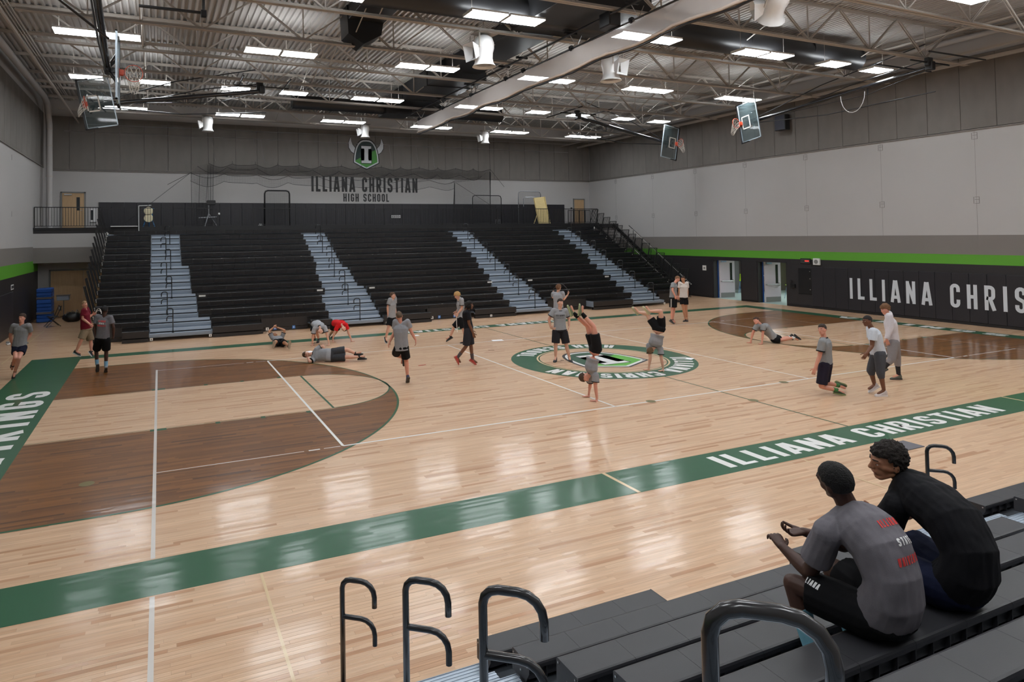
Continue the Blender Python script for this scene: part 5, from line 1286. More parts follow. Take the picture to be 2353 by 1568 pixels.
# joints of every figure in metres (P pelvis, N neck, H head, S shoulder, E elbow, W wrist, F finger tips, H. hip, K knee, A ankle, T toe)
POSES = {
    'P1': (1.83, {'P': (-15.60, 5.36, 0.85), 'N': (-15.54, 5.32, 1.42), 'H': (-15.52, 5.30, 1.64), 'SL': (-15.36, 5.24, 1.42), 'SR': (-15.73, 5.40, 1.42), 'EL': (-15.34, 5.43, 1.16), 'ER': (-15.85, 5.57, 1.15), 'WL': (-15.45, 5.38, 0.97), 'WR': (-15.83, 5.68, 0.89), 'FL': (-15.49, 5.25, 0.93), 'FR': (-15.81, 5.79, 0.75), 'HL': (-15.51, 5.32, 0.82), 'HR': (-15.67, 5.39, 0.82), 'KL': (-15.55, 5.01, 0.58), 'KR': (-15.63, 5.01, 0.60), 'AL': (-15.68, 5.24, 0.17), 'AR': (-15.77, 5.47, 0.32), 'TL': (-15.70, 5.17, 0.04), 'TR': (-15.82, 5.61, 0.16)}),
    'P2': (1.80, {'P': (-14.18, 7.89, 0.92), 'N': (-14.21, 7.89, 1.47), 'H': (-14.23, 7.89, 1.70), 'SL': (-14.19, 8.05, 1.54), 'SR': (-14.25, 7.72, 1.56), 'EL': (-14.12, 8.16, 1.28), 'ER': (-14.27, 7.74, 1.27), 'WL': (-14.03, 8.19, 1.34), 'WR': (-14.06, 7.66, 1.09), 'FL': (-13.93, 8.15, 1.37), 'FR': (-13.96, 7.56, 1.01), 'HL': (-14.14, 7.94, 0.85), 'HR': (-14.22, 7.83, 0.87), 'KL': (-14.07, 8.03, 0.50), 'KR': (-14.32, 7.77, 0.58), 'AL': (-14.05, 8.04, 0.15), 'AR': (-14.47, 7.84, 0.23), 'TL': (-13.98, 8.05, 0.04), 'TR': (-14.32, 7.78, 0.15)}),
    'P3': (1.80, {'P': (-13.49, 4.70, 1.02), 'N': (-13.44, 4.66, 1.58), 'H': (-13.43, 4.65, 1.80), 'SL': (-13.62, 4.74, 1.61), 'SR': (-13.25, 4.58, 1.60), 'EL': (-13.69, 4.78, 1.32), 'ER': (-13.21, 4.57, 1.31), 'WL': (-13.66, 4.77, 1.06), 'WR': (-13.22, 4.68, 1.05), 'FL': (-13.67, 4.91, 0.92), 'FR': (-13.22, 4.82, 0.92), 'HL': (-13.58, 4.74, 0.97), 'HR': (-13.40, 4.66, 0.96), 'KL': (-13.68, 5.08, 0.60), 'KR': (-13.41, 4.82, 0.60), 'AL': (-13.66, 5.08, 0.21), 'AR': (-13.42, 4.84, 0.17), 'TL': (-13.68, 5.17, 0.04), 'TR': (-13.44, 4.99, 0.04)}),
    'P4': (1.75, {'P': (-8.19, 7.09, 0.14), 'N': (-8.23, 7.59, 0.21), 'H': (-8.27, 7.70, 0.29), 'SL': (-8.05, 7.52, 0.25), 'SR': (-8.41, 7.67, 0.23), 'EL': (-7.96, 7.53, 0.48), 'ER': (-8.46, 7.76, 0.45), 'WL': (-8.19, 7.62, 0.58), 'WR': (-8.31, 7.79, 0.56), 'FL': (-8.27, 7.66, 0.61), 'FR': (-8.27, 7.77, 0.61), 'HL': (-8.11, 7.06, 0.11), 'HR': (-8.28, 7.13, 0.11), 'KL': (-8.11, 6.61, 0.18), 'KR': (-8.41, 6.74, 0.23), 'AL': (-8.06, 6.18, 0.13), 'AR': (-8.52, 6.38, 0.14), 'TL': (-8.04, 6.17, 0.31), 'TR': (-8.49, 6.36, 0.32)}),
    'P5': (1.80, {'P': (-6.93, 7.11, 0.68), 'N': (-6.91, 6.59, 0.63), 'H': (-6.90, 6.50, 0.51), 'SL': (-6.76, 6.53, 0.62), 'SR': (-7.08, 6.67, 0.59), 'EL': (-6.69, 6.47, 0.36), 'ER': (-7.14, 6.70, 0.31), 'WL': (-6.64, 6.45, 0.14), 'WR': (-7.15, 6.71, 0.08), 'FL': (-6.66, 6.39, 0.07), 'FR': (-7.18, 6.65, 0.01), 'HL': (-6.86, 7.08, 0.66), 'HR': (-7.00, 7.14, 0.64), 'KL': (-6.94, 6.93, 0.38), 'KR': (-7.07, 6.96, 0.40), 'AL': (-6.81, 7.30, 0.16), 'AR': (-6.94, 7.32, 0.17), 'TL': (-6.87, 7.15, 0.17), 'TR': (-6.99, 7.16, 0.18)}),
    'P6': (1.78, {'P': (-6.12, 7.49, 0.61), 'N': (-6.02, 6.97, 0.60), 'H': (-5.99, 6.88, 0.48), 'SL': (-5.90, 6.92, 0.60), 'SR': (-6.18, 7.04, 0.55), 'EL': (-5.82, 6.89, 0.33), 'ER': (-6.29, 7.06, 0.32), 'WL': (-5.74, 6.86, 0.12), 'WR': (-6.34, 7.08, 0.12), 'FL': (-5.68, 6.79, 0.07), 'FR': (-6.35, 7.01, 0.04), 'HL': (-6.06, 7.46, 0.58), 'HR': (-6.20, 7.52, 0.58), 'KL': (-6.05, 7.65, 0.30), 'KR': (-6.19, 7.71, 0.30), 'AL': (-6.06, 8.06, 0.09), 'AR': (-6.21, 8.12, 0.09), 'TL': (-6.12, 7.91, 0.09), 'TR': (-6.27, 7.97, 0.09)}),
    'P7': (1.85, {'P': (-7.25, 3.48, 0.19), 'N': (-7.78, 3.71, 0.23), 'H': (-7.95, 3.79, 0.22), 'SL': (-7.66, 3.66, 0.37), 'SR': (-7.79, 3.65, 0.09), 'EL': (-7.49, 3.65, 0.47), 'ER': (-7.91, 3.56, 0.04), 'WL': (-7.43, 3.54, 0.27), 'WR': (-7.94, 3.69, 0.15), 'FL': (-7.41, 3.49, 0.20), 'FR': (-7.96, 3.70, 0.26), 'HL': (-7.22, 3.48, 0.28), 'HR': (-7.25, 3.45, 0.13), 'KL': (-6.82, 3.34, 0.34), 'KR': (-6.83, 3.27, 0.13), 'AL': (-6.58, 3.24, 0.22), 'AR': (-6.49, 3.13, 0.13), 'TL': (-6.41, 3.16, 0.27), 'TR': (-6.32, 3.05, 0.15)}),
    'P8': (1.80, {'P': (-4.49, 5.99, 0.87), 'N': (-4.47, 5.97, 1.43), 'H': (-4.45, 5.95, 1.65), 'SL': (-4.36, 6.03, 1.55), 'SR': (-4.59, 5.88, 1.55), 'EL': (-4.35, 6.03, 1.22), 'ER': (-4.65, 5.92, 1.24), 'WL': (-4.31, 6.02, 0.95), 'WR': (-4.64, 5.92, 0.94), 'FL': (-4.31, 6.02, 0.81), 'FR': (-4.64, 5.92, 0.82), 'HL': (-4.42, 6.05, 0.82), 'HR': (-4.55, 5.93, 0.84), 'KL': (-4.34, 6.14, 0.47), 'KR': (-4.66, 5.86, 0.53), 'AL': (-4.29, 6.13, 0.12), 'AR': (-4.74, 5.91, 0.19), 'TL': (-4.22, 6.16, 0.04), 'TR': (-4.74, 5.78, 0.09)}),
    'P9': (1.83, {'P': (-6.41, -0.41, 0.94), 'N': (-6.43, -0.42, 1.51), 'H': (-6.46, -0.41, 1.73), 'SL': (-6.54, -0.35, 1.58), 'SR': (-6.27, -0.49, 1.58), 'EL': (-6.55, -0.28, 1.31), 'ER': (-6.17, -0.46, 1.34), 'WL': (-6.66, -0.24, 1.08), 'WR': (-6.05, -0.47, 1.11), 'FL': (-6.71, -0.22, 0.96), 'FR': (-6.04, -0.47, 0.99), 'HL': (-6.49, -0.38, 0.91), 'HR': (-6.34, -0.44, 0.91), 'KL': (-6.43, 0.00, 0.69), 'KR': (-6.26, -0.34, 0.57), 'AL': (-6.29, -0.18, 0.64), 'AR': (-6.22, -0.30, 0.17), 'TL': (-6.33, -0.16, 0.46), 'TR': (-6.20, -0.17, 0.04)}),
    'P10': (1.82, {'P': (-2.38, 4.74, 0.87), 'N': (-2.40, 4.73, 1.44), 'H': (-2.48, 4.76, 1.64), 'SL': (-2.42, 4.55, 1.51), 'SR': (-2.36, 4.88, 1.52), 'EL': (-2.41, 4.56, 1.21), 'ER': (-2.36, 4.89, 1.19), 'WL': (-2.56, 4.58, 1.05), 'WR': (-2.44, 4.97, 1.06), 'FL': (-2.60, 4.60, 0.95), 'FR': (-2.47, 4.99, 1.00), 'HL': (-2.43, 4.66, 0.84), 'HR': (-2.32, 4.81, 0.82), 'KL': (-2.36, 4.57, 0.49), 'KR': (-2.55, 4.97, 0.51), 'AL': (-2.28, 4.54, 0.11), 'AR': (-2.66, 5.03, 0.19), 'TL': (-2.44, 4.62, 0.04), 'TR': (-2.81, 5.10, 0.10)}),
    'P11': (1.80, {'P': (-3.86, 1.00, 1.09), 'N': (-3.90, 1.01, 1.59), 'H': (-3.84, 0.94, 1.73), 'SL': (-3.80, 1.15, 1.49), 'SR': (-3.96, 0.85, 1.53), 'EL': (-3.75, 1.13, 1.17), 'ER': (-3.91, 0.84, 1.21), 'WL': (-3.66, 1.18, 0.96), 'WR': (-3.81, 0.80, 0.94), 'FL': (-3.60, 1.24, 0.87), 'FR': (-3.77, 0.79, 0.81), 'HL': (-3.80, 1.07, 1.03), 'HR': (-3.91, 0.93, 1.05), 'KL': (-3.76, 1.07, 0.57), 'KR': (-3.96, 0.96, 0.57), 'AL': (-3.72, 1.06, 0.15), 'AR': (-4.19, 1.07, 0.25), 'TL': (-3.58, 1.00, 0.04), 'TR': (-4.10, 1.04, 0.08)}),
    'P12': (1.80, {'P': (1.42, 4.40, 1.02), 'N': (1.41, 4.39, 1.58), 'H': (1.42, 4.36, 1.77), 'SL': (1.31, 4.48, 1.55), 'SR': (1.50, 4.29, 1.57), 'EL': (1.31, 4.59, 1.40), 'ER': (1.60, 4.32, 1.33), 'WL': (1.42, 4.78, 1.52), 'WR': (1.76, 4.28, 1.50), 'FL': (1.51, 4.90, 1.59), 'FR': (1.80, 4.26, 1.58), 'HL': (1.35, 4.43, 0.98), 'HR': (1.48, 4.37, 0.97), 'KL': (1.33, 4.45, 0.54), 'KR': (1.50, 4.38, 0.54), 'AL': (1.31, 4.47, 0.16), 'AR': (1.51, 4.38, 0.16), 'TL': (1.41, 4.58, 0.04), 'TR': (1.61, 4.49, 0.04)}),
    'P13': (1.84, {'P': (-1.20, 0.33, 0.92), 'N': (-1.21, 0.31, 1.49), 'H': (-1.19, 0.30, 1.71), 'SL': (-1.01, 0.23, 1.49), 'SR': (-1.40, 0.40, 1.50), 'EL': (-0.92, 0.27, 1.23), 'ER': (-1.50, 0.45, 1.23), 'WL': (-0.96, 0.21, 1.01), 'WR': (-1.47, 0.40, 0.99), 'FL': (-1.01, 0.19, 0.92), 'FR': (-1.42, 0.32, 0.97), 'HL': (-1.11, 0.28, 0.87), 'HR': (-1.30, 0.37, 0.87), 'KL': (-1.05, 0.24, 0.47), 'KR': (-1.34, 0.36, 0.48), 'AL': (-0.97, 0.21, 0.11), 'AR': (-1.34, 0.37, 0.13), 'TL': (-1.02, 0.09, 0.04), 'TR': (-1.44, 0.27, 0.04)}),
    'P14': (1.80, {'P': (-2.99, -3.82, 1.15), 'N': (-3.09, -3.77, 0.60), 'H': (-3.22, -3.71, 0.51), 'SL': (-3.02, -3.65, 0.49), 'SR': (-3.08, -3.90, 0.57), 'EL': (-2.97, -3.57, 0.28), 'ER': (-3.10, -3.94, 0.35), 'WL': (-2.99, -3.56, 0.15), 'WR': (-3.07, -3.95, 0.06), 'FL': (-3.10, -3.51, 0.11), 'FR': (-3.20, -3.92, 0.01), 'HL': (-2.97, -3.74, 1.19), 'HR': (-3.01, -3.90, 1.22), 'KL': (-3.10, -3.70, 1.65), 'KR': (-3.08, -3.89, 1.66), 'AL': (-3.40, -3.58, 1.95), 'AR': (-3.29, -3.75, 1.95), 'TL': (-3.45, -3.56, 2.13), 'TR': (-3.27, -3.77, 2.14)}),
    'P15': (1.80, {'P': (0.39, -2.05, 1.15), 'N': (0.29, -2.00, 0.66), 'H': (0.22, -1.92, 0.56), 'SL': (0.24, -1.92, 0.67), 'SR': (0.42, -2.07, 0.59), 'EL': (0.21, -1.90, 0.35), 'ER': (0.40, -2.11, 0.35), 'WL': (0.20, -1.86, 0.13), 'WR': (0.45, -2.12, 0.06), 'FL': (0.07, -1.80, 0.12), 'FR': (0.35, -2.12, 0.01), 'HL': (0.31, -2.02, 1.21), 'HR': (0.46, -2.08, 1.22), 'KL': (0.18, -1.85, 1.52), 'KR': (0.36, -2.18, 1.62), 'AL': (0.10, -1.59, 1.55), 'AR': (0.16, -1.97, 1.61), 'TL': (-0.01, -1.55, 1.71), 'TR': (0.06, -1.93, 1.77)}),
    'P16': (1.82, {'P': (7.25, 4.86, 1.07), 'N': (7.29, 4.82, 1.63), 'H': (7.41, 4.77, 1.82), 'SL': (7.45, 4.96, 1.61), 'SR': (7.11, 4.71, 1.64), 'EL': (7.51, 5.00, 1.33), 'ER': (7.05, 4.67, 1.38), 'WL': (7.62, 5.03, 1.10), 'WR': (7.12, 4.60, 1.16), 'FL': (7.64, 5.02, 0.99), 'FR': (7.14, 4.59, 1.05), 'HL': (7.33, 4.90, 0.99), 'HR': (7.17, 4.82, 1.01), 'KL': (7.36, 4.95, 0.58), 'KR': (7.14, 4.81, 0.59), 'AL': (7.31, 4.99, 0.14), 'AR': (7.11, 4.83, 0.15), 'TL': (7.44, 4.96, 0.04), 'TR': (7.25, 4.77, 0.04)}),
    'P17': (1.80, {'P': (8.16, 5.25, 0.98), 'N': (8.17, 5.23, 1.54), 'H': (8.15, 5.23, 1.76), 'SL': (8.28, 5.16, 1.58), 'SR': (8.06, 5.30, 1.58), 'EL': (8.30, 5.16, 1.28), 'ER': (8.02, 5.33, 1.28), 'WL': (8.31, 5.16, 0.98), 'WR': (8.01, 5.34, 0.99), 'FL': (8.31, 5.17, 0.80), 'FR': (8.00, 5.35, 0.82), 'HL': (8.23, 5.22, 0.93), 'HR': (8.10, 5.28, 0.94), 'KL': (8.22, 5.18, 0.53), 'KR': (8.10, 5.21, 0.56), 'AL': (8.26, 5.18, 0.14), 'AR': (8.17, 5.19, 0.13), 'TL': (8.15, 5.07, 0.07), 'TR': (8.04, 5.13, 0.04)}),
    'P18': (1.82, {'P': (6.73, -0.33, 0.19), 'N': (6.36, -0.18, 0.59), 'H': (6.21, -0.12, 0.75), 'SL': (6.30, -0.29, 0.59), 'SR': (6.17, -0.10, 0.60), 'EL': (6.26, -0.32, 0.37), 'ER': (6.15, -0.03, 0.36), 'WL': (6.22, -0.32, 0.12), 'WR': (6.11, 0.02, 0.12), 'FL': (6.13, -0.33, 0.03), 'FR': (6.01, 0.06, 0.07), 'HL': (6.68, -0.39, 0.14), 'HR': (6.82, -0.26, 0.19), 'KL': (6.85, -0.54, 0.12), 'KR': (7.10, -0.30, 0.10), 'AL': (7.25, -0.71, 0.20), 'AR': (7.51, -0.34, 0.15), 'TL': (7.37, -0.76, 0.09), 'TR': (7.59, -0.28, 0.04)}),
    'P19': (1.84, {'P': (1.88, -5.79, 0.71), 'N': (1.86, -5.79, 1.28), 'H': (1.81, -5.79, 1.48), 'SL': (1.67, -5.88, 1.21), 'SR': (2.07, -5.70, 1.18), 'EL': (1.62, -5.85, 0.90), 'ER': (1.98, -5.65, 0.90), 'WL': (1.52, -5.80, 0.62), 'WR': (1.92, -5.60, 0.64), 'FL': (1.50, -5.78, 0.52), 'FR': (1.90, -5.59, 0.54), 'HL': (1.78, -5.84, 0.68), 'HR': (2.00, -5.74, 0.66), 'KL': (1.71, -5.80, 0.21), 'KR': (1.98, -5.67, 0.24), 'AL': (2.04, -5.94, 0.11), 'AR': (2.36, -5.75, 0.15), 'TL': (2.20, -6.01, 0.04), 'TR': (2.52, -5.82, 0.07)}),
    'P20': (1.83, {'P': (2.88, -6.35, 0.92), 'N': (2.75, -6.31, 1.48), 'H': (2.65, -6.27, 1.67), 'SL': (2.58, -6.44, 1.47), 'SR': (2.89, -6.17, 1.46), 'EL': (2.56, -6.42, 1.14), 'ER': (2.93, -6.18, 1.14), 'WL': (2.40, -6.40, 0.98), 'WR': (2.94, -6.12, 0.95), 'FL': (2.35, -6.38, 0.90), 'FR': (2.92, -6.11, 0.88), 'HL': (2.81, -6.43, 0.94), 'HR': (2.90, -6.28, 0.88), 'KL': (2.79, -6.44, 0.52), 'KR': (2.87, -6.17, 0.52), 'AL': (2.86, -6.46, 0.13), 'AR': (2.94, -6.20, 0.19), 'TL': (2.71, -6.39, 0.04), 'TR': (2.79, -6.13, 0.09)}),
    'P21': (1.86, {'P': (4.53, -5.62, 0.97), 'N': (4.45, -5.60, 1.54), 'H': (4.37, -5.57, 1.76), 'SL': (4.29, -5.71, 1.66), 'SR': (4.59, -5.50, 1.63), 'EL': (4.30, -5.71, 1.33), 'ER': (4.64, -5.51, 1.30), 'WL': (4.23, -5.67, 1.04), 'WR': (4.66, -5.51, 1.01), 'FL': (4.25, -5.68, 0.96), 'FR': (4.66, -5.51, 0.93), 'HL': (4.44, -5.69, 0.96), 'HR': (4.65, -5.57, 0.93), 'KL': (4.34, -5.70, 0.57), 'KR': (4.80, -5.54, 0.55), 'AL': (4.18, -5.62, 0.36), 'AR': (4.83, -5.55, 0.11), 'TL': (4.11, -5.59, 0.25), 'TR': (4.68, -5.48, 0.04)}),
    'P22': (1.80, {'P': (-8.340, -13.740, 1.640), 'N': (-8.310, -13.520, 2.120), 'H': (-8.375, -13.490, 2.275), 'SL': (-8.500, -13.520, 2.010), 'SR': (-8.110, -13.460, 2.030), 'EL': (-8.500, -13.400, 1.730), 'WL': (-8.470, -13.190, 1.790), 'FL': (-8.420, -13.070, 1.840), 'ER': (-8.060, -13.300, 1.760), 'WR': (-8.270, -13.180, 1.840), 'FR': (-8.420, -13.120, 1.830), 'HL': (-8.430, -13.710, 1.620), 'HR': (-8.250, -13.710, 1.620), 'KL': (-8.520, -13.300, 1.630), 'KR': (-8.160, -13.280, 1.650), 'AL': (-8.500, -13.450, 1.180), 'AR': (-8.150, -13.450, 1.180), 'TL': (-8.520, -13.310, 1.120), 'TR': (-8.140, -13.310, 1.120)}),
    'P23': (1.83, {'P': (-7.660, -13.730, 1.640), 'N': (-7.560, -13.370, 2.120), 'H': (-7.665, -13.335, 2.235), 'SL': (-7.730, -13.430, 2.000), 'SR': (-7.350, -13.350, 2.050), 'EL': (-7.720, -13.300, 1.750), 'WL': (-7.520, -13.180, 1.720), 'FL': (-7.420, -13.100, 1.720), 'ER': (-7.260, -13.200, 1.780), 'WR': (-7.400, -13.050, 1.740), 'FR': (-7.480, -13.000, 1.760), 'HL': (-7.760, -13.700, 1.620), 'HR': (-7.570, -13.700, 1.620), 'KL': (-7.820, -13.300, 1.640), 'KR': (-7.450, -13.280, 1.660), 'AL': (-7.800, -13.450, 1.180), 'AR': (-7.450, -13.450, 1.180), 'TL': (-7.810, -13.310, 1.120), 'TR': (-7.440, -13.310, 1.120)}),
}
# ================================================================ PEOPLE
def caps(mb, a, b, ra, rb, n=12):
    """tapered capsule"""
    a, b = Vector(a), Vector(b); d = b-a; L = d.length
    if L < 1e-5: return ell(mb, a, (ra, ra, ra))
    t = d/L; ref = Vector((0, 0, 1)) if abs(t.z) < .9 else Vector((1, 0, 0)); u = t.cross(ref).normalized(); w_ = t.cross(u)
    rings = [(-ra, 0), (-ra*.7, ra*.7), (0, ra), (L, rb), (L+rb*.7, rb*.7), (L+rb, 0)]
    vs = []
    for z, r in rings:
        for q in range(n):
            an = 2*PI*q/n; vs.append(a+t*z+(u*math.cos(an)+w_*math.sin(an))*max(r, 1e-4))
    m = len(rings)
    return mb.add(vs, [(i*n+q, i*n+(q+1) % n, (i+1)*n+(q+1) % n, (i+1)*n+q) for i in range(m-1) for q in range(n)] + [tuple(reversed(range(n))), tuple(range((m-1)*n, m*n))])
def ell(mb, c, r, R=None, n=14, m=9):
    c = Vector(c); vs = []
    for i in range(m+1):
        th = PI*i/m
        for q in range(n):
            p = Vector((r[0]*math.sin(th)*math.cos(2*PI*q/n)+1e-5*math.cos(2*PI*q/n), r[1]*math.sin(th)*math.sin(2*PI*q/n)+1e-5*math.sin(2*PI*q/n), r[2]*math.cos(th)))
            vs.append(c+(R @ p if R else p))
    return mb.add(vs, [((i+1)*n+q, (i+1)*n+(q+1) % n, i*n+(q+1) % n, i*n+q) for i in range(m) for q in range(n)])
def loft(mb, rings, n=20, p=2.4):
    """rings: (centre, right axis, forward axis, rx, ry) closed at both ends"""
    vs = []
    for c, ax, ay, rx, ry in rings:
        for q in range(n):
            an = 2*PI*q/n; ca, sa = math.cos(an), math.sin(an)
            vs.append(Vector(c)+ax*rx*math.copysign(abs(ca)**(2/p), ca)+ay*ry*math.copysign(abs(sa)**(2/p), sa))
    m = len(rings)
    return mb.add(vs, [(i*n+q, i*n+(q+1) % n, (i+1)*n+(q+1) % n, (i+1)*n+q) for i in range(m-1) for q in range(n)] + [tuple(reversed(range(n))), tuple(range((m-1)*n, m*n))])
def frus(mb, a, b, ra, rb, n=14, fl=1.0, ax=None):
    """flat ended tapered tube; ax gives an elliptical direction"""
    a, b = Vector(a), Vector(b); t = (b-a).normalized()
    ref = ax if ax is not None else (Vector((0, 0, 1)) if abs(t.z) < .9 else Vector((1, 0, 0)))
    u = (ref-t*ref.dot(t)).normalized(); w_ = t.cross(u)
    return loft(mb, [(a, u, w_, ra*fl, ra), (b, u, w_, rb*fl, rb)], n, 2.0)
def remesh(mb, vox, smooth=2, disp=None):
    me = mb.mesh('tmp'); o = bpy.data.objects.new('tmp', me); COL.objects.link(o)
    # make normals consistent
    bm = bmesh.new(); bm.from_mesh(me); bmesh.ops.recalc_face_normals(bm, faces=bm.faces); bm.to_mesh(me); bm.free()
    r = o.modifiers.new('r', 'REMESH'); r.mode = 'VOXEL'; r.voxel_size = vox; r.use_smooth_shade = True
    if smooth: s = o.modifiers.new('s', 'SMOOTH'); s.iterations = smooth; s.factor = .5
    dg = bpy.context.evaluated_depsgraph_get(); dg.update()
    ev = o.evaluated_get(dg); out = bpy.data.meshes.new_from_object(ev)
    bpy.data.objects.remove(o); bpy.data.meshes.remove(me)
    if disp:
        nn = [v.normal.copy() for v in out.vertices]
        for v, n_ in zip(out.vertices, nn): v.co += n_*disp(v.co)
        out.update()
    out.shade_smooth(); return out
def clothfold(seed, amp, sc=9.0, ax=None):
    def f(co):
        q = Vector((co.x*sc, co.y*sc, co.z*sc*.45))+Vector((seed*3.1, seed, 0))
        return amp*(noise.noise(q)*1.1+.55*noise.noise(q*2.3))
    return f
# ---- hand template: fingers along +x, back of the hand +z, thumb on +y
def hand_template(curl, spread=1.0, vox=.0045):
    mb = MB()
    loft(mb, [((-.01, 0, 0), Vector((0, 1, 0)), Vector((0, 0, 1)), .027, .020), ((.03, 0, 0), Vector((0, 1, 0)), Vector((0, 0, 1)), .036, .017), ((.075, 0, 0), Vector((0, 1, 0)), Vector((0, 0, 1)), .041, .014), ((.092, 0, 0), Vector((0, 1, 0)), Vector((0, 0, 1)), .038, .012)], 14)
    for y, L, a0 in ((.029, .070, .10), (.010, .080, .02), (-.010, .074, -.05), (-.028, .058, -.14)):
        p = Vector((.082, y, 0)); ang = 0; yaw = a0*spread
        for k, (fr, r0, r1) in enumerate(((.45, .0093, .0086), (.30, .0086, .0078), (.25, .0078, .0066))):
            ang += curl*(.75 if k else .6); d = Vector((math.cos(ang)*math.cos(yaw), math.sin(yaw), -math.sin(ang)))
            q = p+d*L*fr; caps(mb, p, q, r0, r1, 10); p = q
    p = Vector((.012, .026, -.004)); 
    for fr, r0, r1, yaw, dn in ((.036, .014, .012, 1.0, .1), (.032, .0115, .010, .75, .1+curl*.3), (.026, .010, .008, .5, .1+curl*.5)):
        d = Vector((math.cos(yaw), math.sin(yaw)*spread, -dn)).normalized(); q = p+d*fr; caps(mb, p, q, r0, r1, 10); p = q
    return remesh(mb, vox, 1)
HANDS = {'relaxed': hand_template(.45, .8), 'flat': hand_template(.03, 1.2), 'hold': hand_template(.85, .6)}
def add_mesh_to(mb, me, M):
    o = len(mb.v); mb.v += [tuple(M @ v.co) for v in me.vertices]; fl = M.determinant() < 0
    mb.f += [tuple((reversed([i+o for i in p.vertices]) if fl else [i+o for i in p.vertices])) for p in me.polygons]
# ---- shoe template: toe along +x, up +z, ankle joint at the origin, sole at z=-.085
def shoe_parts():
    up = MB(); L_ = [(-.062, -.03, .030, .045), (-.05, -.02, .034, .06), (0, -.018, .036, .062), (.05, -.034, .038, .046), (.10, -.050, .044, .030), (.15, -.056, .044, .024), (.185, -.062, .032, .016), (.198, -.066, .014, .010)]
    loft(up, [((x, 0, z), Vector((0, 1, 0)), Vector((0, 0, 1)), w_, h) for x, z, w_, h in L_], 16)
    frus(up, (-.012, 0, 0), (-.018, 0, .045), .040, .037)
    u = remesh(up, .008, 2)
    so = MB(); P = [(-.075, 0), (-.068, -.030), (-.03, -.038), (.04, -.036), (.10, -.046), (.15, -.047), (.19, -.036), (.212, 0)]
    P = P+[(x, -y) for x, y in reversed(P[1:-1])]
    so.prism(P, -.086, -.058); s = so.mesh('sole'); s.shade_smooth(); s.set_sharp_from_angle(angle=S_ANG)
    return u, s
SHOE_U, SHOE_S = shoe_parts()
SKIN = {'fair': (208, 160, 138), 'tan': (178, 128, 98), 'ruddy': (206, 146, 126), 'brown': (110, 72, 52), 'dark': (72, 48, 40), 'olive': (168, 118, 90)}
def skin_mat(k):
    n = 'skin '+k
    if n in MATS: return MATS[n]
    m = mat(n, SKIN[k], rough=.5, noise_amt=.05, noise_scale=8, spec=.4)
    b = m.node_tree.nodes['Principled BSDF']; b.inputs['Subsurface Weight'].default_value = .08; b.inputs['Subsurface Scale'].default_value = .02
    return m
M_EYEW = mat('eye white', (225, 222, 218), rough=.3); M_EYED = mat('dark eye', (30, 22, 18), rough=.2); M_LIP = {}
def cloth(nm, c): return mat('cloth '+nm, c, rough=.85, noise_amt=.05, noise_scale=30, spec=.2, bump=.12, bump_scale=220)
def basis(up, fwd):
    up = up.normalized(); f = (fwd-up*fwd.dot(up)).normalized(); r = f.cross(up); return r, f, up
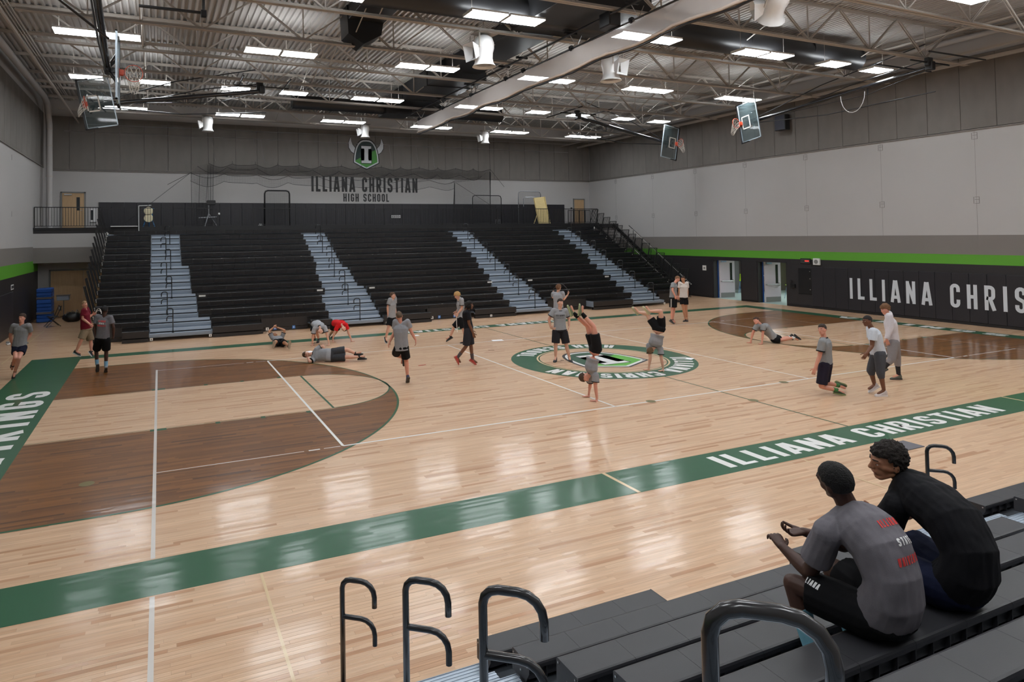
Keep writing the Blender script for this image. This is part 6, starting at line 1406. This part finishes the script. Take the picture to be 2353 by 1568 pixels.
def person(key, label, skin='fair', face=None, hair='short', hcol=(60, 44, 34), top=(150, 150, 150), trim=None, sleeve=.62, hem=.0, shorts=(25, 25, 28), leglen=.72, shoes=(30, 30, 32), sole=(40, 40, 42), socks=None,
           hands=('relaxed', 'relaxed'), palm=None, vox=.012, fwd=None, fit=1.0, name='person', group=None, stripe=None, chest=None, long_sleeve=False, belly=0, spine=None, print_back=False, soles_out=False):
    H, J = POSES[key]; s = H/1.8; J = {k: Vector(v) for k, v in J.items()}
    P, N, HD = J['P'], J['N'], J['H']
    if 'SL' in J and 'SR' in J: rgt = (J['SR']-J['SL'])
    up0 = (N-P).normalized(); hr = (J['HR']-J['HL'])
    if rgt.length < .12: rgt = rgt+hr
    bf = up0.cross(rgt).normalized()
    if fwd is not None and bf.dot(Vector(fwd)) < 0: bf = -bf
    br = bf.cross(up0).normalized()
    # keep the shoulders at a human width
    sc_ = (J['SL']+J['SR'])/2; ctr = N-up0*.035*s
    for k, sg in (('SL', -1), ('SR', 1)):
        d = J[k]-ctr; 
        if d.length < .15*s or d.length > .21*s: J[k] = ctr + (d.normalized() if d.length > .05 else br*sg)*.175*s - up0*.01
    hc = (J['HL']+J['HR'])/2
    for k, sg in (('HL', -1), ('HR', 1)):
        d = J[k]-hc
        if not .06*s < d.length < .12*s: J[k] = hc + (d.normalized() if d.length > .03 else br*sg)*.09*s
    hrt = (J['HR']-J['HL']).normalized(); 
    root = empty(name, tuple(Vector((P.x, P.y, min(v.z for v in J.values())))), label=label, cat='person', group=group)
    root.location = (P.x, P.y, 0 if key not in ('P22', 'P23') else 1.08); off = Vector(root.location)
    for k in J: J[k] = J[k]-off
    P, N, HD = J['P'], J['N'], J['H']
    SM = skin_mat(skin)
    # spine points
    if spine: pts = [P]+[Vector(q)-off for q in spine]+[N]
    else: pts = [P, P.lerp(N, .33)-bf*.010*s, P.lerp(N, .70)-bf*.018*s, N]
    def sp(t):
        q = t*(len(pts)-1); i = min(int(q), len(pts)-2); return pts[i].lerp(pts[i+1], q-i)
    def spd(t): return (sp(min(1, t+.15))-sp(max(0, t-.15))).normalized()
    def ring(t, rx, ry, grow=0, fo=0):
        u = spd(t); r = (br.lerp(hrt, max(0, 1-t*1.6))); r = (r-u*r.dot(u)).normalized(); f = u.cross(r)
        return (sp(t)+f*fo*s, r, f, rx*s+grow, ry*s+grow)
    body = MB()
    loft(body, [ring(-.06, .12, .09), ring(.04, .160, .105), ring(.22, .150+belly*.3, .100+belly, fo=belly*.5), ring(.42, .142+belly*.2, .096+belly*.6, fo=belly*.3), ring(.62, .160, .108), ring(.80, .172, .108), ring(.93, .130, .080), ring(1.0, .065, .06)])
    neckv = (HD-N).normalized()
    caps(body, N-neckv*.03*s, N.lerp(HD, .75), .060*s, .054*s)
    for L in 'LR':
        S, E, W = J['S'+L], J['E'+L], J['W'+L]
        caps(body, S, S.lerp(E, .35), .062*s, .054*s); caps(body, S.lerp(E, .35), E, .054*s, .042*s)
        caps(body, S, ctr-off+ (S-(ctr-off))*.2, .058*s, .06*s)
        caps(body, E, E.lerp(W, .3), .042*s, .043*s); caps(body, E.lerp(W, .3), W, .043*s, .027*s)
        Hh, K, A = J['H'+L], J['K'+L], J['A'+L]
        caps(body, Hh, Hh.lerp(K, .4), .092*s, .080*s); caps(body, Hh.lerp(K, .4), K, .080*s, .055*s)
        sd = hrt.cross((A-K).normalized()) ; calf = K.lerp(A, .30)
        kd = (K-Hh).normalized(); ad = (A-K).normalized(); back = (kd-ad*kd.dot(ad)); back = -back.normalized() if back.length > .15 else -sd
        if not (back.length > 0): back = -bf
        caps(body, K, calf-bf*.0, .054*s, .056*s); caps(body, calf, A, .056*s, .036*s)
        T_ = J['T'+L]; caps(body, A, A.lerp(T_, .8)+(0, 0, 0) if False else A.lerp(T_, .8), .036*s, .028*s)
    # head
    if face is None: fc = bf
    elif isinstance(face, tuple): fc = (_r*face[0]+_f*face[1]+Vector((0, 0, 1))*face[2]).normalized()
    hu = neckv
    hr_, hf, hu = basis((hu - fc*hu.dot(fc)*(1)), fc); RH = Matrix((hr_, hf, hu)).transposed(); k_ = s*1.0
    def hp(x, y, z): return HD + RH @ Vector((x, y, z))*k_
    hi = vox < .009
    ell(body, hp(0, -.012, .025), (.074*k_, .095*k_, .092*k_), RH, 20, 14); ell(body, hp(0, .022, -.045), (.056*k_, .066*k_, .062*k_), RH, 18, 12)
    ell(body, hp(0, .050, .010), (.058*k_, .045*k_, .060*k_), RH); caps(body, hp(0, .062, -.086), hp(0, .050, -.080), .024*k_, .03*k_)
    for sg in (-1, 1):
        caps(body, hp(sg*.048, .045, -.010), hp(sg*.054, .01, -.02), .022*k_, .022*k_)
        ell(body, hp(sg*.076, -.012, -.008), (.010*k_, .019*k_, .031*k_), RH, 12, 8)
        caps(body, hp(sg*.05, .0, -.055), hp(sg*.02, .06, -.088), .020*k_, .02*k_)
    caps(body, hp(0, .090, .018), hp(0, .108, -.020), .009*k_, .0135*k_); caps(body, hp(-.010, .100, -.024), hp(.010, .100, -.024), .010*k_, .010*k_)
    caps(body, hp(-.018, .083, -.049), hp(.018, .083, -.049), .0085*k_, .0085*k_); caps(body, hp(-.014, .082, -.060), hp(.014, .082, -.060), .009*k_, .009*k_)
    for sg in (-1, 1): caps(body, hp(sg*.014, .088, .030), hp(sg*.046, .074, .030), .010*k_, .008*k_)
    me = remesh(body, vox, 2 if not hi else 3)
    full = MB(); add_mesh_to(full, me, Matrix.Identity(4))
    for i, L in enumerate('LR'):
        W, F = J['W'+L], J['F'+L]; E = J['E'+L]
        x = (F-W).normalized() if (F-W).length > .02 else (W-E).normalized()
        ref = (Vector(palm[i]) if palm and palm[i] else -(br*(1 if L == 'R' else -1)))*-1
        if hands[i] == 'flat' and not (palm and palm[i]): ref = Vector((0, 0, 1)); x = Vector((x.x, x.y, 0)).normalized()
        z = (ref-x*ref.dot(x)); z = z.normalized() if z.length > .1 else Vector((0, 0, 1)); y = z.cross(x)
        if L == 'R': y = y
        ysg = 1 if L == 'R' else -1
        Mh = Matrix(((x.x, y.x*ysg, z.x, W.x), (x.y, y.y*ysg, z.y, W.y), (x.z, y.z*ysg, z.z, W.z), (0, 0, 0, 1))) @ Matrix.Scale(s*1.0, 4)
        if hands[i] == 'flat': Mh = Matrix.Translation((0, 0, -(W.z-.018))) @ Mh; caps(full, W, Vector((W.x, W.y, .022))+x*.02, .027*s, .022*s)
        add_mesh_to(full, HANDS[hands[i]], Mh)
    full.build('body', SM, root, smooth=True)
    # eyes, brows, mouth
    for sg in (-1, 1):
        e = MB(); ell(e, hp(sg*.030, .076, .008), (.013*k_, .010*k_, .0075*k_), RH, 12, 8); eo = e.build('eye', M_EYEW, root, smooth=True)
        e = MB(); ell(e, hp(sg*.030, .0835, .008), (.0055*k_, .004*k_, .006*k_), RH, 10, 6); e.build('iris', M_EYED, eo, smooth=True)
        e = MB(); caps(e, hp(sg*.016, .0965, .034), hp(sg*.046, .080, .037), .0042*k_, .003*k_, 8); e.build('eyebrow', mat('hair %d %d %d' % hcol, hcol, rough=.8, bump=.6, bump_scale=120), root, smooth=True)
    e = MB(); caps(e, hp(-.019, .0885, -.0545), hp(.019, .0885, -.0545), .0042*k_, .0042*k_, 8); e.build('mouth', mat('lip '+skin, tuple(int(c*.72) if i else int(c*.86) for i, c in enumerate(SKIN[skin])), rough=.5), root, smooth=True)
    # hair
    hm = mat('hair %d %d %d' % hcol, hcol, rough=.8, noise_amt=.25, noise_scale=60, bump=.6, bump_scale=120)
    ht = MB(); amp = {'short': .004, 'buzz': .002, 'curly': .011, 'mop': .012, 'dreads': .012, 'long': .008}[hair]; gr = {'short': 1.10, 'buzz': 1.055, 'curly': 1.14, 'mop': 1.20, 'dreads': 1.17, 'long': 1.18}[hair]
    bm = bmesh.new(); bmesh.ops.create_icosphere(bm, subdivisions=5 if hi else 4, radius=1)
    for v in bm.verts:
        d = v.co.copy(); g = gr
        yy, zz = d.y*.095-.012, d.z*.092+.025
        line = .056 if hair != 'mop' else .040
        inface = yy > .028 and zz < line
        low = zz < (-.030 if hair != 'long' else -.06)
        sideburn = (abs(d.x) > .6 and yy > .005 and zz < .035)
        if inface or low or sideburn: g = .86
        nz = noise.noise(d*(7 if hair in ('curly', 'dreads') else 4)+Vector((len(key)*1.3, 0, 0))); nz2 = noise.noise(d*19)
        topb = (.12 if hair in ('curly', 'mop') else .05)*max(0, d.z)
        g2 = g*(1+(topb if g > 1 else 0))
        v.co = HD + RH @ Vector((d.x*.074*g2*k_, -.012*k_+d.y*.095*g2*k_, .025*k_+d.z*.092*g2*k_)) + RH @ d*((nz*amp*1.4+(nz2*amp*.9)) if g > 1 else 0)*k_
    mh = bpy.data.meshes.new('hair'); bm.to_mesh(mh); bm.free(); mh.materials.append(hm); mh.shade_smooth()
    ho = inst_mesh('hair', mh, root)
    if hair == 'dreads':
        dm = MB()
        rnd = random.Random(5)
        for q in range(38):
            a = q/38*2*PI; d0 = Vector((math.cos(a)*.07, math.sin(a)*.085-.012, .03+.04*rnd.random()))
            if d0.y > .05: continue
            P0 = hp(*d0); P1 = hp(d0.x*1.25, d0.y*1.2, d0.z-.06); P2 = hp(d0.x*1.25, d0.y*1.15, d0.z-.10-.04*rnd.random())
            dm.tube([P0, P1, P2], .008*k_, 6)
        dm.build('hair_locks', hm, ho, smooth=True)['kind'] = 'stuff'
    # ---- shirt
    g = .014*s*fit; C_ = cloth('%d %d %d' % top, top); sh = MB()
    t0 = hem
    rr = [ring(t0, .172, .122, g), ring(t0+.02, .172, .122, g), ring(max(t0+.08, .22), .160+belly*.3, .112+belly, g, fo=belly*.5), ring(max(t0+.16, .42), .152+belly*.2, .106+belly*.6, g, fo=belly*.3), ring(.66, .168, .116, g), ring(.82, .178, .114, g), ring(.94, .138, .086, g), ring(1.0, .075, .068, g)]
    loft(sh, rr)
    for L in 'LR':
        S, E, W = J['S'+L], J['E'+L], J['W'+L]
        caps(sh, S, ctr-off+(S-(ctr-off))*.2, .064*s+g, .064*s+g)
        ell(sh, S, (.066*s+g,)*3)
        if long_sleeve: frus(sh, S, E, .064*s+g, .052*s+g); ell(sh, E, (.052*s+g,)*3); frus(sh, E, E.lerp(W, .92), .052*s+g, .036*s+g)
        else: frus(sh, S, S.lerp(E, sleeve), .064*s+g, .064*s+g*1.3)
    so = remesh(sh, vox, 2, clothfold(len(key)+P.x, .006*s if not hi else .0075*s, 9 if not hi else 11)); so.materials.append(C_); shirt = inst_mesh('shirt', so, root)
    if trim:
        tm = cloth('%d %d %d' % trim, trim)
        for L in 'LR':
            S, E = J['S'+L], J['E'+L]; a, b_ = S.lerp(E, sleeve-.045), S.lerp(E, sleeve+.035); m = MB(); frus(m, a, b_, .066*s+g*1.5, .066*s+g*1.5, 18); m.build('cuff', tm, shirt, smooth=S_ANG)
        m = MB(); loft(m, [ring(1.0, .078, .070, g*.9), ring(1.03, .066, .062, g*.9)], 20); m.build('collar', tm, shirt, smooth=S_ANG)
    # ---- shorts or trousers
    SC_ = cloth('%d %d %d' % shorts, shorts); st = MB(); gl = .016*s*fit
    loft(st, [ring(-.10, .150, .110, gl), ring(-.02, .172, .122, gl), ring(.10, .162, .112, gl*.7), ring(.17, .152, .104, gl*.6)])
    for L in 'LR':
        Hh, K, A = J['H'+L], J['K'+L], J['A'+L]
        ell(st, Hh, (.098*s+gl,)*3)
        if leglen <= 1: frus(st, Hh, Hh.lerp(K, leglen), .100*s+gl, .086*s+gl*1.6)
        else:
            frus(st, Hh, K, .100*s+gl, .066*s+gl); ell(st, K, (.064*s+gl,)*3); frus(st, K, K.lerp(A, leglen-1), .064*s+gl, .058*s+gl*.3)
    so = remesh(st, vox, 2, clothfold(len(key)*2+P.y, .005*s, 10)); so.materials.append(SC_); sho = inst_mesh('shorts' if leglen <= 1 else 'trousers', so, root)
    if stripe:
        for L in 'LR':
            Hh, K = J['H'+L], J['K'+L]; sd = hrt*(1 if L == 'R' else -1); m = MB(); a, b_ = Hh+sd*(.100*s+gl), Hh.lerp(K, leglen)+sd*(.086*s+gl*1.6)
            m.bar(a, b_, .045, .012, up=sd); m.build('side_stripe', cloth('%d %d %d' % stripe, stripe), sho)
    # ---- shoes and socks
    um = mat('shoe %d %d %d' % shoes, shoes, rough=.6, noise_amt=.1, noise_scale=20); sm_ = mat('sole %d %d %d' % sole, sole, rough=.7)
    ku = um.name; 
    if ku not in SHOES: a = SHOE_U.copy(); a.name = 'shoe'; a.materials.append(um); SHOES[ku] = a
    if sm_.name not in SHOES: a = SHOE_S.copy(); a.name = 'sole'; a.materials.append(sm_); SHOES[sm_.name] = a
    for L in 'LR':
        K, A, T_ = J['K'+L], J['A'+L], J['T'+L]; x = (T_-A); 
        flat_ = A.z+off.z < .16+off.z and abs(x.z) < .09 and key not in ('P4', 'P7', 'P18', 'P19')
        if flat_ or key in ('P22', 'P23'): x.z = 0
        x = x.normalized() if x.length > .02 else bf
        u = (K-A).normalized(); z = (u-x*u.dot(x)); z = z.normalized() if z.length > .2 else Vector((0, 0, 1)); y = z.cross(x)
        Ms = Matrix(((x.x, y.x, z.x, A.x), (x.y, y.y, z.y, A.y), (x.z, y.z, z.z, A.z), (0, 0, 0, 1))) @ Matrix.Scale(s, 4)
        if flat_ and key not in ('P22', 'P23'): Ms.translation.z = .086*s
        o = inst_mesh('shoe', SHOES[ku], root, mw=Ms); inst_mesh('sole', SHOES[sm_.name], o)
        if socks:
            sk, hgt = socks; m = MB(); frus(m, A, A.lerp(K, hgt), .044*s, .044*s+.022*s*hgt, 16); m.build('sock', cloth('%d %d %d' % sk, sk), root, smooth=S_ANG)
    return root, dict(J=J, ring=ring, br=br, bf=bf, shirt=shirt, shorts=sho, s=s, off=off, hp=hp, sp=sp, spd=spd)
SHOES = {}
def project_text(info, target, txt, origin, xdir, ydir, ndir, height, width, m, name, t=.17, gap=.14, bend=0):
    """print lettering onto cloth: every stroke is dropped onto the surface along -ndir"""
    from mathutils.bvhtree import BVHTree
    me = target.data; bvh = BVHTree.FromPolygons([v.co.copy() for v in me.vertices], [tuple(p.vertices) for p in me.polygons])
    L, w0 = text_quads(txt, t, gap); sx = width/(w0*height); mb = MB(); nd = Vector(ndir).normalized(); X, Y = Vector(xdir).normalized(), Vector(ydir).normalized(); O_ = Vector(origin)
    for cx, quads in L:
        for q, lv in quads:
            n = 3; P = []
            for i in range(n+1):
                for j in range(2):
                    a = Vector(q[0]).lerp(Vector(q[1]), i/n) if j == 0 else Vector(q[3]).lerp(Vector(q[2]), i/n)
                    yy = a.y*height + bend*((a.x/w0-.5)**2)
                    w_ = O_+X*a.x*height*sx+Y*yy
                    hit = bvh.ray_cast(w_+nd*.6, -nd, 1.2)
                    P.append((hit[0] if hit[0] is not None else w_)+nd*(.0025+.0004*lv))
            mb.add(P, [(2*i, 2*i+1, 2*i+3, 2*i+2) for i in range(n)])
    return mb.build(name, m, target)
GT = (132, 132, 135); BK = (18, 18, 20)
M_PRT_K = mat('dark print', (40, 40, 46), rough=.8); M_PRT_R = mat('red print', (208, 58, 56), rough=.8); M_PRT_W = mat('white print', (228, 228, 228), rough=.8)
person('P1', 'young man in grey tee and navy shorts running by the left wall', skin='ruddy', face=(0, -1, 0), hcol=(58, 40, 30), top=GT, shorts=(24, 26, 44), leglen=.55, shoes=BK)
_, i2 = person('P2', 'man in a maroon polo and khaki shorts walking right near the bleachers', skin='ruddy', face=(.8, -.5, 0), hair='buzz', hcol=(150, 116, 86), top=(104, 22, 38), shorts=(128, 112, 92), leglen=.85, shoes=(44, 46, 50), sole=(205, 205, 205), belly=.02, fit=1.3)
_, i3 = person('P3', 'man seen from behind in dark grey printed tee beside the maroon polo man', skin='dark', face=(0, 1, 0), hair='short', hcol=(16, 14, 14), top=(104, 102, 106), shorts=BK, leglen=.80, shoes=(130, 134, 140), sole=(60, 60, 60), socks=((128, 176, 206), .40), fwd=tuple(_f), fit=1.2)
person('P4', 'youth in grey tee lying on his back with his feet towards the camera', skin='tan', face=(0, 0, 1), hcol=(40, 30, 24), top=GT, trim=BK, shorts=BK, shoes=(86, 76, 66), sole=(150, 136, 118), fwd=(0, 0, 1))
person('P5', 'youth in grey tee bent over on hands and feet, left one of the pair', skin='fair', face=(.1, -.7, -.7), hcol=(34, 26, 22), top=(160, 162, 166), trim=BK, shorts=BK, hands=('flat', 'flat'), fwd=(0, 0, -1))
person('P6', 'youth in a bright red tee bent over on hands and feet', skin='fair', face=(.3, -.7, -.7), hcol=(24, 20, 18), top=(204, 30, 34), shorts=(34, 28, 28), hands=('flat', 'flat'), fwd=(0, 0, -1))
person('P7', 'heavy youth in grey tee and charcoal shorts lying on his side, head left', skin='fair', face=(.35, -.75, .55), hcol=(84, 64, 44), top=(146, 148, 152), trim=BK, shorts=(58, 60, 64), leglen=.85, shoes=BK, belly=.05, fit=1.3, fwd=(-.3, -1, .4))
_, i8 = person('P8', 'tall youth in grey tee standing sideways before the second far aisle', skin='fair', face=(.95, -.25, 0), hcol=(84, 60, 42), top=(148, 148, 150), trim=BK, shorts=BK, shoes=BK, sole=(190, 190, 190), fwd=tuple(_r), fit=1.3)
person('P9', 'runner in a long grey tee seen from behind, one leg lifted', skin='ruddy', face=(-.2, 1, 0), hair='buzz', hcol=(92, 74, 58), top=(140, 141, 146), shorts=BK, leglen=.75, shoes=(36, 40, 74), sole=(66, 62, 56), fwd=tuple(_f), hem=-.12)
person('P10', 'blond youth in grey tee walking left with his head bowed', skin='fair', face=(-.9, -.2, -.5), hair='mop', hcol=(186, 146, 92), top=(150, 150, 152), trim=BK, shorts=BK, leglen=.9, shoes=BK, sole=(60, 60, 60), fwd=tuple(-_r))
person('P11', 'youth all in black with bright red shoes walking right', skin='brown', face=(.95, -.2, 0), hair='dreads', hcol=(26, 20, 18), top=(24, 25, 30), shorts=(44, 44, 50), leglen=.95, shoes=(178, 62, 54), sole=(170, 100, 84), socks=((84, 78, 80), .42), fwd=tuple(_r))
person('P12', 'youth with shaggy brown hair behind the man with hands on hips', skin='fair', face=(.8, .5, 0), hair='long', hcol=(112, 78, 54), top=(150, 151, 156), shorts=BK, hands=('hold', 'hold'), fwd=tuple(_f+_r*.4))
_, i13 = person('P13', 'young man in grey chest-printed tee standing hands on hips by the centre emblem', skin='fair', face=(.35, -1, 0), hcol=(50, 36, 28), top=(144, 145, 149), trim=(34, 32, 36), shorts=(38, 36, 40), leglen=.85, shoes=(44, 44, 48), sole=(70, 70, 70), fwd=tuple(-_f), fit=1.3)
person('P14', 'youth doing a handstand in black and yellow shorts, nearest the camera', skin='ruddy', face=(.55, -.4, -.75), hcol=(72, 52, 36), top=(138, 138, 142), trim=BK, hem=.40, shorts=(22, 22, 24), leglen=.62, shoes=(112, 122, 96), sole=(150, 160, 120), socks=(BK, .32), hands=('flat', 'flat'), fwd=tuple(_r))
person('P15', 'youth doing a handstand with bent knees at the right of the centre circle', skin='fair', face=(.1, .9, -.5), hcol=(112, 86, 60), top=(138, 138, 142), trim=BK, hem=.36, shorts=(18, 18, 20), leglen=.60, shoes=(176, 168, 142), sole=(188, 184, 140), hands=('flat', 'flat'), fwd=tuple(_f-_r*.5))
person('P16', 'youth in grey tee looking down beside the end of the far bleachers', skin='ruddy', face=(.8, -.2, -.6), hair='buzz', hcol=(128, 92, 66), top=(138, 140, 142), shorts=BK, leglen=.8, stripe=(160, 156, 150), shoes=(56, 54, 54), sole=(70, 70, 70), fwd=tuple(_r), fit=1.4)
person('P17', 'youth in white tee and black shorts walking behind the one looking down', skin='tan', face=(-.8, -.6, 0), hair='buzz', hcol=(50, 36, 28), top=(206, 198, 192), shorts=BK, leglen=.6, shoes=(60, 56, 56), fwd=tuple(-_f))
_, i18 = person('P18', 'youth in grey tee propped in a low push-up facing left', skin='ruddy', face=(-.9, -.35, -.1), hcol=(66, 46, 34), top=(140, 142, 144), trim=BK, shorts=BK, leglen=.8, shoes=(34, 36, 36), sole=(40, 40, 40), socks=((206, 206, 204), .2), hands=('flat', 'flat'), fwd=tuple(-_r-Vector((0, 0, 1))))
person('P19', 'broad young man in grey tee kneeling and looking left', skin='ruddy', face=(-.85, -.55, 0), hair='short', hcol=(52, 40, 32), top=(136, 137, 139), trim=BK, shorts=(36, 32, 46), leglen=.9, shoes=(54, 66, 46), sole=(120, 130, 84), socks=((70, 120, 70), .25), fwd=tuple(-_r), fit=1.1)
person('P20', 'youth in white tee and grey capri trousers standing behind the kneeling man', skin='brown', face=(-.95, -.1, -.1), hair='buzz', hcol=(30, 24, 22), top=(198, 204, 214), shorts=(74, 76, 82), leglen=1.30, shoes=(196, 188, 188), sole=(214, 210, 208), fwd=tuple(-_r), fit=1.4)
person('P21', 'youth in long white sleeves and grey sweatpants with black printed shin', skin='ruddy', face=(-.9, -.1, -.25), hair='mop', hcol=(112, 78, 50), top=(202, 198, 204), long_sleeve=True, shorts=(132, 128, 130), leglen=1.5, shoes=(92, 94, 84), sole=(60, 60, 58), socks=((48, 46, 48), .8), fwd=tuple(-_r), fit=1.5)
# prints on the distant shirts
def body_print(info, txt, t0, height, width, m, side, name='shirt_print'):
    c, r, f, rx, ry = info['ring'](t0, .17, .12); n = f*side; X = r*side if side > 0 else -r
    X = (-r if side > 0 else r)
    project_text(info, info['shirt'], txt, c-X*width/2, X, info['spd'](t0), n, height, width, m, name)
body_print(i13, 'ILLIANA', .70, .055, .24, M_PRT_K, 1); body_print(i13, 'CHRISTIAN', .60, .02, .22, M_PRT_K, 1); body_print(i18, 'ILLIANA', .70, .05, .22, M_PRT_K, 1)
body_print(i3, 'ILLINOIS', .78, .05, .2, M_PRT_R, -1); body_print(i3, 'STATE', .68, .045, .14, M_PRT_W, -1); body_print(i3, 'UNIVERSITY', .58, .05, .24, M_PRT_R, -1)
# ---- the two seated in front
_, i22 = person('P22', 'young man in printed grey tee sitting on the near bench, back to the camera', skin='dark', face=(-.35, .95, -.05), hair='buzz', hcol=(14, 12, 12), top=(110, 107, 113), sleeve=.66, shorts=(15, 15, 18), leglen=.74, shoes=(60, 60, 64), socks=((128, 186, 208), .72),
     hands=('hold', 'hold'), vox=.0065, fwd=(0, 1, 0), fit=1.15, spine=[(-8.35, -13.80, 1.80), (-8.33, -13.72, 1.98)], palm=((.4, .9, 0), (-.6, .2, .6)))
_, i23 = person('P23', 'curly haired youth in black tee leaning forward on the near bench, looking left', skin='olive', face=(-1, .12, -.12), hair='curly', hcol=(34, 26, 22), top=(20, 20, 24), sleeve=.60, shorts=(20, 26, 50), leglen=.85, shoes=BK,
     hands=('relaxed', 'relaxed'), vox=.0060, fwd=(0, 1, 0), fit=1.2, spine=[(-7.67, -13.82, 1.80), (-7.63, -13.70, 1.99)])
def back_text(info, txt, t0, dx, height, width, m, tilt=0):
    c, r, f, rx, ry = info['ring'](t0, .17, .12); X = (r+info['spd'](t0)*tilt).normalized()
    project_text(info, info['shirt'], txt, c+r*dx, X, info['spd'](t0), -f, height, width, m, 'shirt_print', t=.19, gap=.22)
back_text(i22, 'ILLINOIS', .74, -.075, .042, .21, M_PRT_R, .10); back_text(i22, 'STATE', .625, -.045, .040, .15, M_PRT_W, .10); back_text(i22, 'UNIVERSITY', .51, -.085, .042, .25, M_PRT_R, .10)
# print on the shorts leg
J = i22['J']; a = J['HL'].lerp(J['KL'], .52)
project_text(i22, i22['shorts'], 'ILLIANA', a+Vector((-.0, .10, .05)), Vector((0, -1, -.1)), Vector((.35, 0, 1)), Vector((-1, 0, .35)), .030, .11, M_PRT_W, 'shorts_print', t=.2)
# things held, papers and bits on the floor
r = empty('jump_rope', (0, 0, 0), label='thin dark jump rope held by the shaggy haired youth', cat='rope')
Jp = {k: Vector(v) for k, v in POSES['P12'][1].items()}
MB().tube([Jp['FR'].lerp(Jp['FL'], t)+Vector((0, 0, .05+.25*math.sin(t*PI))) for t in [q/12 for q in range(13)]], .008, 6).build('cord', M_BLK, r)
r = empty('lanyard', (0, 0, 0), label='white looped lanyard held by the man in the maroon polo', cat='lanyard')
Jp = {k: Vector(v) for k, v in POSES['P2'][1].items()}; c = Jp['FL']
MB().tube([c+_r*(.09-.09*math.cos(q*PI/10))+Vector((0, 0, .10*math.sin(q*PI/10)*(1 if q < 11 else -1.6))) for q in range(21)], .009, 6).build('cord', M_TAGW, r)
r = empty('jump_rope', (0, 0, 0), label='pale jump rope hanging from the hand of the blond youth', cat='rope')
c = Vector(POSES['P10'][1]['FL']); MB().tube([c, c+Vector((0, 0, -.25)), c+Vector((.02, 0, -.55))], .010, 6).build('cord', M_TAGW, r)
for x, y, sx, sy, rz, m, nm, lb in ((-7.55, 5.45, .16, .12, .4, M_PAPER, 'paper_sheet', 'white paper on the floor behind the lying heavy youth'), (-3.22, 7.0, .14, .10, .1, M_PAPER, 'paper_sheet', 'white paper on the floor right of the running man in grey'),
        (-1.05, 4.54, .20, .13, -.2, M_PAPER, 'paper_sheet', 'white papers on the floor left of the centre circle, near the volleyball line'), (2.3, -1.15, .14, .10, .5, M_PAPER, 'paper_sheet', 'white paper on the right rim of the centre circle'),
        (-5.05, 1.66, .12, .02, .1, mat('red plastic', (176, 40, 36)), 'red_strip', 'small red strip lying on the court'), (-2.15, 2.9, .10, .02, -.5, mat('brown strap', (120, 84, 66)), 'brown_strap', 'small brown strap lying left of the centre circle'),
        (-1.1, .4, .05, .02, -.6, M_BLK, 'black_clip', 'small black clip lying by the feet of the man with hands on hips'), (1.0, -.66, .05, .02, .3, M_BLK, 'black_clip', 'small black clip on the lime part of the emblem')):
    bit(x, y, sx, sy, rz, m, nm, lb, 'paper' if 'paper' in nm else 'strip', .006)
